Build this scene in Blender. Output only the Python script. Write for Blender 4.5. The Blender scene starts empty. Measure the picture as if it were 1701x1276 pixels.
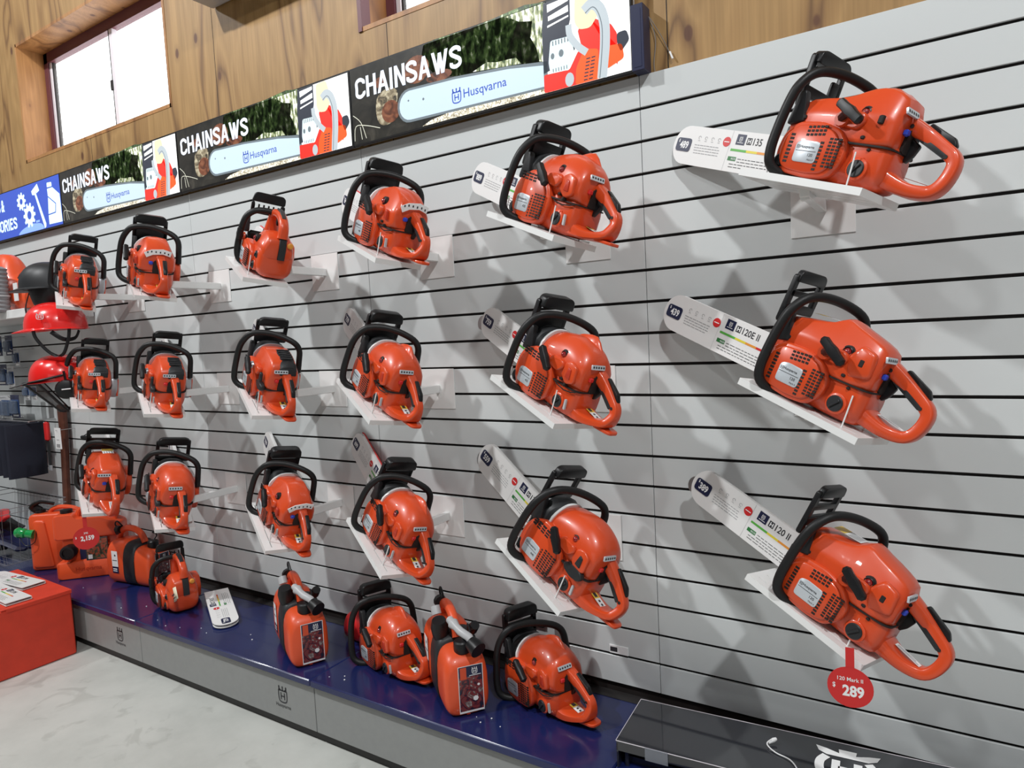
import bpy, math, random
from mathutils import Vector, Matrix, Euler
random.seed(7)
C = bpy.context.scene.collection
PI = math.pi
ZS = 2.29            # top of the slatboards above the floor
PT = 0.26            # top of the blue platform

# ------------------------------------------------------------------ materials
MATS = {}
def mat(name, col=(.8, .8, .8), rough=.5, metal=0, coat=0, emit=None, es=1, spec=.5, alpha=1, trans=0, bump=None, var=None):
    if name in MATS: return MATS[name]
    m = bpy.data.materials.new(name); m.use_nodes = True
    nt = m.node_tree; b = nt.nodes['Principled BSDF']
    b.inputs['Base Color'].default_value = (*col, 1)
    b.inputs['Roughness'].default_value = rough
    b.inputs['Metallic'].default_value = metal
    b.inputs['Coat Weight'].default_value = coat
    b.inputs['Coat Roughness'].default_value = .06
    b.inputs['Specular IOR Level'].default_value = spec
    b.inputs['Alpha'].default_value = alpha
    b.inputs['Transmission Weight'].default_value = trans
    if emit:
        b.inputs['Emission Color'].default_value = (*emit, 1); b.inputs['Emission Strength'].default_value = es
    if var or bump:
        tc = nt.nodes.new('ShaderNodeTexCoord'); n = nt.nodes.new('ShaderNodeTexNoise')
        nt.links.new(tc.outputs['Object'], n.inputs['Vector'])
        n.inputs['Scale'].default_value = (var or bump)[0]; n.inputs['Detail'].default_value = 5
        if var:
            r = nt.nodes.new('ShaderNodeValToRGB'); nt.links.new(n.outputs['Fac'], r.inputs['Fac'])
            r.color_ramp.elements[0].position = .3; r.color_ramp.elements[1].position = .7
            r.color_ramp.elements[0].color = (*[c * (1 - var[1]) for c in col], 1)
            r.color_ramp.elements[1].color = (*[min(1, c * (1 + var[1])) for c in col], 1)
            nt.links.new(r.outputs['Color'], b.inputs['Base Color'])
        if bump:
            bp = nt.nodes.new('ShaderNodeBump'); bp.inputs['Strength'].default_value = bump[1]; bp.inputs['Distance'].default_value = .002
            nt.links.new(n.outputs['Fac'], bp.inputs['Height']); nt.links.new(bp.outputs['Normal'], b.inputs['Normal'])
    MATS[name] = m; return m

mat('orange', (.66, .066, .013), .34, coat=.35)
mat('orange_dark', (.50, .035, .010), .4, coat=.2)
mat('can_orange', (.74, .085, .022), .38, coat=.1, bump=(260, .15))
mat('black', (.008, .008, .009), .40, spec=.35)
mat('black_rubber', (.009, .009, .0095), .46, spec=.35, bump=(500, .15))
mat('charcoal', (.020, .021, .023), .45, spec=.4)
mat('slot', (.012, .008, .007), .7)
mat('white_metal', (.78, .78, .77), .35, coat=.3)
mat('white_card', (.80, .79, .78), .45, coat=.25)
mat('white_plastic', (.80, .80, .80), .3)
mat('silver', (.50, .52, .55), .35, metal=.6)
mat('steel', (.62, .62, .62), .3, metal=1)
mat('badge', (.62, .66, .70), .35, metal=.3)
mat('navy', (.012, .016, .055), .35)
mat('navy_logo', (.02, .04, .25), .4)
mat('ink', (.03, .03, .035), .5)
mat('grey_ink', (.33, .33, .34), .5)
mat('print_white', (.85, .85, .85), .5)
mat('red', (.62, .02, .022), .4)
mat('tag_red', (.60, .018, .018), .4)
mat('helmet_red', (.78, .016, .014), .25, coat=.6)
mat('green', (.10, .42, .06), .4)
mat('green_dark', (.03, .18, .05), .4)
mat('yellow', (.75, .62, .05), .4)
mat('amber', (.78, .30, .04), .4)
mat('sticker_yellow', (.80, .52, .06), .4)
mat('blue_switch', (.02, .06, .5), .4)
mat('purge_red', (.25, .008, .01), .15, coat=1)
mat('platform_blue', (.009, .016, .085), .22, coat=.2, var=(5, .12))
mat('drawer_grey', (.27, .275, .27), .42, var=(40, .03))
mat('kick_black', (.02, .018, .018), .5)
mat('box_red', (.66, .045, .018), .55, var=(14, .08))
mat('clear_green', (.01, .30, .07), .15, coat=.6)
mat('grey_plastic', (.22, .22, .23), .45)
mat('grey_light', (.45, .45, .46), .4)
mat('wood_handle', (.10, .030, .016), .45, var=(25, .3))
mat('frame_maroon', (.13, .035, .045), .45)
mat('alu_white', (.75, .70, .74), .4)
mat('paper_cream', (.85, .78, .58), .6)
mat('glass_clear', (.9, .92, .93), .03, trans=.0, alpha=.10)
mat('acrylic', (.35, .37, .42), .05, alpha=.34, coat=.5)
mat('visor_mesh', (.03, .03, .03), .6, alpha=.55)
mat('garment', (.006, .008, .020), .8, bump=(60, .6))
mat('pack_blue', (.03, .08, .22), .25, coat=.4)
mat('pack_clear', (.12, .16, .24), .15, alpha=.6)
mat('label_photo', (.12, .03, .04), .25, coat=.4)

def node_mat(name):
    m = bpy.data.materials.new(name); m.use_nodes = True; MATS[name] = m
    return m, m.node_tree, m.node_tree.nodes['Principled BSDF']
def ramp(nt, stops):
    r = nt.nodes.new('ShaderNodeValToRGB'); e = r.color_ramp.elements
    while len(e) < len(stops): e.new(.5)
    for i, (p, c) in enumerate(stops): e[i].position = p; e[i].color = (*c, 1)
    return r

def make_slat():
    m, nt, b = node_mat('slat_laminate')
    b.inputs['Base Color'].default_value = (.62, .645, .645, 1)
    b.inputs['Roughness'].default_value = .30; b.inputs['Coat Weight'].default_value = .25; b.inputs['Coat Roughness'].default_value = .2
    tc = nt.nodes.new('ShaderNodeTexCoord'); n = nt.nodes.new('ShaderNodeTexNoise')
    nt.links.new(tc.outputs['Object'], n.inputs['Vector']); n.inputs['Scale'].default_value = 450
    bp = nt.nodes.new('ShaderNodeBump'); bp.inputs['Strength'].default_value = .12; bp.inputs['Distance'].default_value = .001
    nt.links.new(n.outputs['Fac'], bp.inputs['Height']); nt.links.new(bp.outputs['Normal'], b.inputs['Normal'])
make_slat()

def make_ply(name='plywood', tint=(1, 1, 1)):
    m, nt, b = node_mat(name)
    b.inputs['Roughness'].default_value = .5
    N = nt.nodes.new; L = nt.links.new
    tc = N('ShaderNodeTexCoord')
    mp = N('ShaderNodeMapping'); mp.inputs['Scale'].default_value = (2.6, 2.6, .55); L(tc.outputs['Object'], mp.inputs['Vector'])
    n1 = N('ShaderNodeTexNoise'); n1.inputs['Scale'].default_value = 1.1; n1.inputs['Detail'].default_value = 2.5; n1.inputs['Distortion'].default_value = .7
    L(mp.outputs['Vector'], n1.inputs['Vector'])
    mul = N('ShaderNodeMath'); mul.operation = 'MULTIPLY'; mul.inputs[1].default_value = 11; L(n1.outputs['Fac'], mul.inputs[0])
    fr = N('ShaderNodeMath'); fr.operation = 'PINGPONG'; fr.inputs[1].default_value = 1; L(mul.outputs[0], fr.inputs[0])
    t = lambda c: tuple(a * k for a, k in zip(c, tint))
    r = ramp(nt, [(0, t((.17, .085, .028))), (.22, t((.29, .160, .055))), (.6, t((.38, .225, .085))), (1, t((.32, .185, .066)))]); L(fr.outputs[0], r.inputs['Fac'])
    # knots: stretched cells
    mk = N('ShaderNodeMapping'); mk.inputs['Scale'].default_value = (6.5, 6.5, 3.6); L(tc.outputs['Object'], mk.inputs['Vector'])
    vo = N('ShaderNodeTexVoronoi'); vo.inputs['Scale'].default_value = 1; vo.inputs['Randomness'].default_value = 1; L(mk.outputs['Vector'], vo.inputs['Vector'])
    kr = ramp(nt, [(0, (1, 1, 1)), (.075, (.9, .9, .9)), (.10, (.25, .25, .25)), (.20, (0, 0, 0))]); L(vo.outputs['Distance'], kr.inputs['Fac'])
    mx = N('ShaderNodeMix'); mx.data_type = 'RGBA'; L(kr.outputs['Color'], mx.inputs[0]); L(r.outputs['Color'], mx.inputs[6]); mx.inputs[7].default_value = (*t((.10, .035, .014)), 1)
    ms = N('ShaderNodeMapping'); ms.inputs['Scale'].default_value = (60, 60, 1.5); L(tc.outputs['Object'], ms.inputs['Vector'])
    n2 = N('ShaderNodeTexNoise'); n2.inputs['Scale'].default_value = 2; n2.inputs['Detail'].default_value = 3; L(ms.outputs['Vector'], n2.inputs['Vector'])
    r2 = ramp(nt, [(.3, (.86, .84, .8)), (.7, (1.06, 1.05, 1.04))]); L(n2.outputs['Fac'], r2.inputs['Fac'])
    m2 = N('ShaderNodeMix'); m2.data_type = 'RGBA'; m2.blend_type = 'MULTIPLY'; m2.inputs[0].default_value = 1
    L(mx.outputs[2], m2.inputs[6]); L(r2.outputs['Color'], m2.inputs[7]); L(m2.outputs[2], b.inputs['Base Color'])
make_ply(); make_ply('plywood_pink', (1.15, .95, .9))

def make_floor():
    m, nt, b = node_mat('concrete'); N = nt.nodes.new; L = nt.links.new
    tc = N('ShaderNodeTexCoord')
    a = N('ShaderNodeTexNoise'); a.inputs['Scale'].default_value = 1.6; a.inputs['Detail'].default_value = 8; a.inputs['Roughness'].default_value = .65; L(tc.outputs['Object'], a.inputs['Vector'])
    r = ramp(nt, [(.3, (.44, .45, .42)), (.55, (.56, .565, .53)), (.75, (.62, .62, .58))]); L(a.outputs['Fac'], r.inputs['Fac'])
    v = N('ShaderNodeTexVoronoi'); v.inputs['Scale'].default_value = 3.2; L(tc.outputs['Object'], v.inputs['Vector'])
    k = ramp(nt, [(0, (1, 1, 1)), (.014, (1, 1, 1)), (.022, (0, 0, 0))]); L(v.outputs['Distance'], k.inputs['Fac'])
    mx = N('ShaderNodeMix'); mx.data_type = 'RGBA'; L(k.outputs['Color'], mx.inputs[0]); L(r.outputs['Color'], mx.inputs[6]); mx.inputs[7].default_value = (.03, .03, .03, 1)
    w = N('ShaderNodeTexNoise'); w.inputs['Scale'].default_value = 5; w.inputs['Detail'].default_value = 6; w.inputs['Distortion'].default_value = 1.5; L(tc.outputs['Object'], w.inputs['Vector'])
    rw = ramp(nt, [(.34, (.72, .72, .71)), (.42, (1, 1, 1))]); L(w.outputs['Fac'], rw.inputs['Fac'])
    m2 = N('ShaderNodeMix'); m2.data_type = 'RGBA'; m2.blend_type = 'MULTIPLY'; m2.inputs[0].default_value = .55
    L(mx.outputs[2], m2.inputs[6]); L(rw.outputs['Color'], m2.inputs[7]); L(m2.outputs[2], b.inputs['Base Color'])
    b.inputs['Roughness'].default_value = .55
make_floor()

def make_noise(name, stops, scale, rough=.3, emit=0, dist=0, stretch=(1, 1, 1), detail=4, coat=.3):
    m, nt, b = node_mat(name); N = nt.nodes.new; L = nt.links.new
    tc = N('ShaderNodeTexCoord'); mp = N('ShaderNodeMapping'); mp.inputs['Scale'].default_value = stretch; L(tc.outputs['Object'], mp.inputs['Vector'])
    n = N('ShaderNodeTexNoise'); n.inputs['Scale'].default_value = scale; n.inputs['Detail'].default_value = detail; n.inputs['Distortion'].default_value = dist
    L(mp.outputs['Vector'], n.inputs['Vector']); r = ramp(nt, stops); L(n.outputs['Fac'], r.inputs['Fac'])
    L(r.outputs['Color'], b.inputs['Base Color']); b.inputs['Roughness'].default_value = rough; b.inputs['Coat Weight'].default_value = coat
    if emit: L(r.outputs['Color'], b.inputs['Emission Color']); b.inputs['Emission Strength'].default_value = emit
    return m
ES = .55
make_noise('art_dark', [(.35, (.006, .006, .005)), (.6, (.02, .018, .014)), (.75, (.05, .045, .035))], 14, emit=ES, dist=1)
make_noise('art_forest', [(.38, (.008, .014, .006)), (.5, (.04, .075, .025)), (.6, (.12, .20, .06)), (.7, (.75, .8, .6))], 34, emit=ES, dist=.4, stretch=(1.6, 1, .8), detail=6)
make_noise('art_sky', [(.40, (.04, .07, .02)), (.5, (.35, .38, .2)), (.58, (.85, .88, .8))], 40, emit=ES, stretch=(2.2, 1, .7), detail=6)
make_noise('art_log', [(.3, (.03, .012, .007)), (.5, (.14, .045, .022)), (.7, (.24, .10, .05))], 24, emit=ES, dist=1)
make_noise('art_bark', [(.35, (.03, .025, .018)), (.5, (.20, .16, .10)), (.65, (.45, .40, .28))], 40, emit=ES, dist=1)
make_noise('art_chips', [(.35, (.18, .14, .08)), (.5, (.6, .55, .42)), (.62, (.95, .93, .85))], 70, emit=ES, dist=2)
make_noise('photo_print', [(.32, (.01, .012, .03)), (.42, (.06, .012, .02)), (.52, (.25, .03, .03)), (.62, (.10, .05, .05)), (.74, (.5, .45, .42))], 26, rough=.3, dist=2.5, detail=2)
make_noise('photo_print_green', [(.32, (.01, .012, .015)), (.45, (.06, .09, .05)), (.55, (.45, .06, .03)), (.66, (.12, .16, .10)), (.76, (.6, .6, .5))], 22, rough=.3, dist=2, detail=2)
def em(name, col, k=1): mat(name, col, .3, coat=.3, emit=col, es=ES * k)
em('art_white', (.95, .95, .93), 1.4); em('art_bar', (.50, .62, .72)); em('art_text', (.72, .77, .86)); em('art_logo', (.04, .09, .42))
em('art_orange', (.85, .10, .02)); em('art_red', (.70, .03, .02)); em('art_pipe', (.42, .47, .50)); em('art_pipe_dark', (.14, .17, .19)); em('art_black', (.03, .035, .05))
em('art_blue', (.035, .085, .48)); em('art_cyan', (.66, .88, .90), 1.2); em('art_paleblue', (.25, .42, .85)); em('art_glove', (.80, .66, .42)); em('art_cyl', (.62, .76, .80)); em('art_line', (.6, .6, .5))

# ------------------------------------------------------------------ mesh builder
_txt = {}
def text_geom(s, bold=0.0, sx=1.0):
    k = (s, bold, sx)
    if k in _txt: return _txt[k]
    cu = bpy.data.curves.new('t', 'FONT'); cu.body = s; cu.size = 1; cu.offset = bold; cu.resolution_u = 3
    ob = bpy.data.objects.new('t', cu); C.objects.link(ob)
    dg = bpy.context.evaluated_depsgraph_get(); dg.update()
    me = bpy.data.meshes.new_from_object(ob.evaluated_get(dg))
    vs = [v.co.copy() for v in me.vertices]; fs = [tuple(p.vertices) for p in me.polygons]
    bpy.data.objects.remove(ob); bpy.data.curves.remove(cu); bpy.data.meshes.remove(me)
    x0 = min(v.x for v in vs); x1 = max(v.x for v in vs); y0 = min(v.y for v in vs); y1 = max(v.y for v in vs)
    vs = [((v.x - x0) * sx, v.y - y0) for v in vs]
    _txt[k] = (vs, fs, (x1 - x0) * sx, y1 - y0); return _txt[k]

GW = dict(C=.052, H=.052, A=.058, I=.018, N=.053, S=.051, W=.077, P=.05, R=.052, T=.048, E=.044, O=.054)
def cr(pts, n=6, closed=False):
    """Catmull-Rom through points of any dimension."""
    P = [tuple(p) for p in pts]; out = []; m = len(P)
    for i in range(m if closed else m - 1):
        if closed: a, b, c, d = P[(i - 1) % m], P[i], P[(i + 1) % m], P[(i + 2) % m]
        else: a, b, c, d = P[max(i - 1, 0)], P[i], P[i + 1], P[min(i + 2, m - 1)]
        for k in range(n):
            t = k / n; t2 = t * t; t3 = t2 * t
            out.append(tuple(.5 * ((2 * q) + (-p + r) * t + (2 * p - 5 * q + 4 * r - s) * t2 + (-p + 3 * q - 3 * r + s) * t3) for p, q, r, s in zip(a, b, c, d)))
    if not closed: out.append(P[-1])
    return out

def rpoly(pts, r, n=4):
    out = []; m = len(pts)
    for i in range(m):
        rr = r[i] if isinstance(r, (list, tuple)) else r
        p = Vector(pts[i]).to_2d(); a = Vector(pts[i - 1]).to_2d(); b = Vector(pts[(i + 1) % m]).to_2d()
        da = (a - p); db = (b - p); la = min(rr, da.length * .48); lb = min(rr, db.length * .48)
        if rr <= 0: out.append(tuple(p)); continue
        A = p + da.normalized() * la; B = p + db.normalized() * lb
        for k in range(n + 1):
            t = k / n; out.append(tuple(A * (1 - t) ** 2 + p * 2 * t * (1 - t) + B * t * t))
    return out

class MB:
    def __init__(s, M=None): s.v = []; s.f = []; s.m = []; s.mats = []; s.cur = 0; s.M = M
    def mt(s, name):
        if name not in s.mats: s.mats.append(name)
        s.cur = s.mats.index(name); return s
    def add(s, vs, fs, M=None):
        o = len(s.v)
        for v in vs:
            v = Vector(v)
            if M is not None: v = M @ v
            if s.M is not None: v = s.M @ v
            s.v.append(v)
        for f in fs: s.f.append(tuple(i + o for i in f)); s.m.append(s.cur)
        return s
    def loft(s, rings, M=None, caps=True, closed=False):
        n = len(rings[0]); vs = [p for r in rings for p in r]; fs = []
        R = len(rings)
        for i in range(R if closed else R - 1):
            a = i * n; b = ((i + 1) % R) * n
            for k in range(n): fs.append((a + k, a + (k + 1) % n, b + (k + 1) % n, b + k))
        if caps and not closed: fs.append(tuple(range(n))[::-1]); fs.append(tuple(range((R - 1) * n, R * n)))
        return s.add(vs, fs, M)
    def box(s, x0, x1, y0, y1, z0, z1, b=0, M=None):
        if x0 > x1: x0, x1 = x1, x0
        if y0 > y1: y0, y1 = y1, y0
        if z0 > z1: z0, z1 = z1, z0
        if b <= 0:
            vs = [(x, y, z) for z in (z0, z1) for y in (y0, y1) for x in (x0, x1)]
            return s.add(vs, [(0, 2, 3, 1), (4, 5, 7, 6), (0, 1, 5, 4), (2, 6, 7, 3), (0, 4, 6, 2), (1, 3, 7, 5)], M)
        b = min(b, (x1 - x0) * .49, (y1 - y0) * .49, (z1 - z0) * .49)
        r = []
        for z, i in ((z0, b), (z0 + b, 0), (z1 - b, 0), (z1, b)):
            c = b + i if i else b
            r.append([(x0 + i, y0 + c, z), (x0 + c, y0 + i, z), (x1 - c, y0 + i, z), (x1 - i, y0 + c, z), (x1 - i, y1 - c, z), (x1 - c, y1 - i, z), (x0 + c, y1 - i, z), (x0 + i, y1 - c, z)])
        return s.loft(r, M)
    def prism(s, poly, a0, a1, ax='y', b=0, M=None):
        """poly in the two other axes (x,z for y; x,y for z; y,z for x)."""
        cx = sum(p[0] for p in poly) / len(poly); cy = sum(p[1] for p in poly) / len(poly)
        w = max(max(abs(p[0] - cx), abs(p[1] - cy)) for p in poly)
        if a0 > a1: a0, a1 = a1, a0
        def P(u, v, a): return {'y': (u, a, v), 'z': (u, v, a), 'x': (a, u, v)}[ax]
        lv = [(a0, 0), (a1, 0)] if b <= 0 else [(a0, b), (a0 + b * .35, b * .35), (a0 + b, 0), (a1 - b, 0), (a1 - b * .35, b * .35), (a1, b)]
        rings = []
        for a, i in lv:
            k = 1 - i / w; rings.append([P(cx + (p[0] - cx) * k, cy + (p[1] - cy) * k, a) for p in poly])
        return s.loft(rings, M)
    def tube(s, path, r, seg=10, M=None, ref=None, caps=True, closed=False, n=2.0):
        """r: radius, or list of radii or (ra,rb) pairs; ref: side axis kept by ra."""
        P = [Vector(p) for p in path]; m = len(P); rings = []
        if ref is None: N = None
        for i in range(m):
            if closed: t = (P[(i + 1) % m] - P[i - 1])
            else: t = P[min(i + 1, m - 1)] - P[max(i - 1, 0)]
            t.normalize()
            if ref is not None:
                A = Vector(ref); A = (A - t * A.dot(t)); A.normalize()
            else:
                if N is None:
                    A = Vector((0, 0, 1)) if abs(t.z) < .9 else Vector((1, 0, 0))
                else: A = N
                A = (A - t * A.dot(t)); A.normalize(); N = A
            B = t.cross(A)
            rr = r[i] if isinstance(r, list) else r
            ra, rb = rr if isinstance(rr, tuple) else (rr, rr)
            ring = []
            for k in range(seg):
                th = 2 * PI * k / seg; c, q = math.cos(th), math.sin(th)
                if n != 2: c = math.copysign(abs(c) ** (2 / n), c); q = math.copysign(abs(q) ** (2 / n), q)
                ring.append(P[i] + A * (ra * c) + B * (rb * q))
            rings.append(ring)
        return s.loft(rings, M, caps, closed)
    def lathe(s, prof, c=(0, 0, 0), ax='z', seg=16, M=None, ang=2 * PI, caps=True):
        rings = []
        for r, h in prof:
            ring = []
            for k in range(seg):
                th = 2 * PI * k / seg; u, v = r * math.cos(th), r * math.sin(th)
                p = {'z': (u, v, h), 'y': (v, h, u), 'x': (h, u, v)}[ax]
                ring.append((p[0] + c[0], p[1] + c[1], p[2] + c[2]))
            rings.append(ring)
        return s.loft(rings, M, caps)
    def flat(s, poly, M): return s.add([(p[0], p[1], p[2] if len(p) > 2 else 0) for p in poly], [tuple(range(len(poly)))], M)
    def rect(s, x0, y0, x1, y1, z, M): return s.flat([(x0, y0, z), (x1, y0, z), (x1, y1, z), (x0, y1, z)], M)
    def disc(s, x, y, r, z, M, n=16, ry=None): return s.flat([(x + r * math.cos(2 * PI * k / n), y + (ry or r) * math.sin(2 * PI * k / n), z) for k in range(n)], M)
    def stroke(s, pts, w, z, M):
        P = [Vector((p[0], p[1])) for p in pts]; L = []; R = []
        for i, p in enumerate(P):
            t = P[min(i + 1, len(P) - 1)] - P[max(i - 1, 0)]; t.normalize(); nn = Vector((-t.y, t.x)) * (w / 2)
            L.append((*(p + nn), z)); R.append((*(p - nn), z))
        m = len(P); return s.add(R + L, [(i, i + 1, m + i + 1, m + i) for i in range(m - 1)], M)
    def text(s, t, x, y, h, z, M, bold=0.0, sx=1.0, center=False, slant=0):
        vs, fs, w, hh = text_geom(t, bold, sx); k = h / hh
        if center: x -= w * k / 2
        return s.add([(x + a * k + slant * b * k, y + b * k, z) for a, b in vs], fs, M)
    def caps(s, t, x, y, h, z, M, k=1.0, gap=.0065):
        '''condensed heavy capitals of a fixed width each'''
        for ch in t:
            W = GW[ch] * k; T = .0145 * k; P = lambda q: s.flat([(x + a, y + b, z) for a, b in q], M)
            R = lambda a, b, c, d: P([(a, b), (c, b), (c, d), (a, d)])
            S = lambda q: s.stroke([(x + a, y + b) for a, b in cr(q, 4)], T, z, M)
            D = lambda a, b, c, d: P([(a, b), (a + T, b), (c + T, d), (c, d)])
            e = T / 2
            if ch in 'HNI': R(0, 0, T, h)
            if ch in 'HN': R(W - T, 0, W, h)
            if ch == 'H': R(T, h * .43, W - T, h * .43 + T)
            if ch == 'N': P([(0, h), (T, h), (W, 0), (W - T, 0)])
            if ch == 'A': D(0, 0, W / 2 - e, h); P([(W / 2 - e, h), (W / 2 + e, h), (W, 0), (W - T, 0)]); R(W * .24, h * .24, W * .76, h * .24 + T * .85)
            if ch == 'W':
                for a, b in ((0, W * .26), (W - T, W * .74 - T)): P([(a, h), (a + T, h), (b + T, 0), (b, 0)])
                for b in (W * .26, W * .74 - T): P([(W / 2 - e, h * .92), (W / 2 + e, h * .92), (b + T, 0), (b, 0)])
            if ch == 'C': S([(W - e, h * .68), (W - e, h * .80), (W * .5, h - e), (e, h * .80), (e, h * .5), (e, h * .20), (W * .5, e), (W - e, h * .20), (W - e, h * .32)])
            if ch == 'O': S([(W * .5, h - e), (e, h * .80), (e, h * .5), (e, h * .20), (W * .5, e), (W - e, h * .20), (W - e, h * .5), (W - e, h * .80), (W * .5, h - e)])
            if ch == 'S': S([(W - e, h * .70), (W - e, h * .83), (W * .5, h - e), (e, h * .82), (e * 1.2, h * .66), (W * .5, h * .52), (W - e, h * .37), (W - e, h * .18), (W * .5, e), (e, h * .17), (e, h * .30)])
            if ch in 'PRE': R(0, 0, T, h)
            if ch in 'PR': S([(T, h - e), (W * .6, h - e), (W - e, h * .82), (W - e, h * .66), (W * .6, h * .50), (T, h * .50)])
            if ch == 'R': P([(W * .42, h * .46), (W * .42 + T, h * .46), (W, 0), (W - T, 0)])
            if ch == 'E': R(T, 0, W, T); R(T, h - T, W, h); R(T, h * .44, W * .88, h * .44 + T)
            if ch == 'T': R(0, h - T, W, h); R(W / 2 - e, 0, W / 2 + e, h - T)
            x += W + gap * k
        return x
    def build(s, name, parent=None, smooth=True, ang=35, loc=None, mw=None):
        me = bpy.data.meshes.new(name); me.from_pydata([tuple(v) for v in s.v], [], s.f)
        for n in s.mats: me.materials.append(MATS[n])
        me.polygons.foreach_set('material_index', s.m)
        if smooth:
            me.polygons.foreach_set('use_smooth', [True] * len(s.f)); me.update(); me.set_sharp_from_angle(angle=math.radians(ang))
        me.update()
        o = bpy.data.objects.new(name, me); C.objects.link(o)
        if parent is not None: o.parent = parent
        if loc is not None: o.location = loc
        if mw is not None: o.matrix_world = mw
        return o

def tag(o, label=None, cat=None, group=None, kind=None):
    if label: o['label'] = label
    if cat: o['category'] = cat
    if group: o['group'] = group
    if kind: o['kind'] = kind
    return o
def empty(name, loc=(0, 0, 0), mw=None):
    o = bpy.data.objects.new(name, None); o.empty_display_size = .05; C.objects.link(o); o.location = loc
    if mw is not None: o.matrix_world = mw
    return o
KIDS = {}
def copy_tree(o, parent=None):
    c = o.copy(); C.objects.link(c)
    if parent is not None: c.parent = parent
    for ch in o.children: copy_tree(ch, c)
    return c
def frameM(org, ux, uy):
    """matrix with local x=ux, y=uy, z=ux x uy, for flat art"""
    ux = Vector(ux).normalized(); uy = Vector(uy).normalized(); uz = ux.cross(uy)
    M = Matrix.Identity(4)
    for i in range(3): M[i][0] = ux[i]; M[i][1] = uy[i]; M[i][2] = uz[i]; M[i][3] = org[i]
    return M

def crest(mb, cx, cy, h, z, M, w=None):
    """crowned H mark: three-tined crown on a rounded shield ring with an H"""
    k = h; W = k * .36; t = k * .085
    top = cy + k * .22; bot = cy - k * .5
    ring = cr([(cx - W, top), (cx - W, cy - k * .18), (cx - W * .8, bot + k * .07), (cx, bot), (cx + W * .8, bot + k * .07), (cx + W, cy - k * .18), (cx + W, top)], 4)
    mb.stroke([(cx + W * .2, top), (cx - W, top)], t, z, M); mb.stroke([(cx + W, top), (cx + W * .15, top)], t, z, M)
    mb.stroke(ring, t, z, M)
    for d in (-.85, 0, .85):
        x = cx + W * d
        mb.flat([(x - t * .55, top, z), (x + t * .55, top, z), (x + t * .55, top + k * .2, z), (x - t * .55, top + k * .2, z)], M)
        mb.disc(x, top + k * .22, t * .75, z, M, 8)
        if d: mb.stroke([(x, top + k * .12), (x - d * t * 2.2, top)], t * .7, z, M)
    a = W * .42
    for d in (-1, 1): mb.rect(cx + d * a - t * .5, bot + k * .17, cx + d * a + t * .5, top - k * .12, z, M)
    mb.rect(cx - a, cy - k * .16, cx + a, cy - k * .16 + t * .9, z, M)
# ------------------------------------------------------------------ chainsaws
# saw frame: x towards the bar tip, y to the saw's left (starter side), z up, z=0 the underside
def section(x, zb, zt, yl, yr, n=3.4, taper=.7, bot=.85, N=28):
    zc = (zb + zt) / 2; hz = (zt - zb) / 2; yc = (yl + yr) / 2; hy = (yl - yr) / 2; r = []
    for k in range(N):
        th = 2 * PI * (k + .5) / N; c, q = math.cos(th), math.sin(th)
        a = math.copysign(abs(c) ** (2 / n), c); b = math.copysign(abs(q) ** (2 / n), q)
        f = 1 + (taper - 1) * max(0, b) ** 1.4 + (bot - 1) * max(0, -b) ** 2
        r.append((x, yc + hy * a * f, zc + hz * b))
    return r
def body(mb, secs, sub=3, **kw):
    return mb.loft([section(*s, **kw) for s in cr(secs, sub)])

def csec(x, zb, zt, yl, yr, zs=.6, ct=.030, crown=.004, cb=.012):
    """chamfered section: upright sides to the shoulder, sloping flanks, slightly crowned top"""
    z1 = zb + (zt - zb) * zs; yc = (yl + yr) / 2
    P = [(yr + cb, zb), (yl - cb, zb), (yl, zb + cb), (yl, z1), (yl - ct * .8, zt - crown), (yc, zt), (yr + ct * .8, zt - crown), (yr, z1), (yr, zb + cb)]
    return [(x, p[0], p[1]) for p in rpoly(P, .007, 2)]
def cbody(mb, secs, sub=2):
    return mb.loft([csec(*s) for s in cr(secs, sub)])
def vents(mb, x0, x1, z0, z1, nx, nz, y, gap=.35, skew=0, th=.003):
    dx = (x1 - x0) / nx; dz = (z1 - z0) / nz
    for i in range(nx):
        for j in range(nz):
            a = x0 + dx * (i + gap / 2); c = z0 + dz * (j + gap / 2) + skew * (a - x0)
            mb.box(a, a + dx * (1 - gap * .6), y - th, y + .0007, c, c + dz * (1 - gap), b=0)

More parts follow.
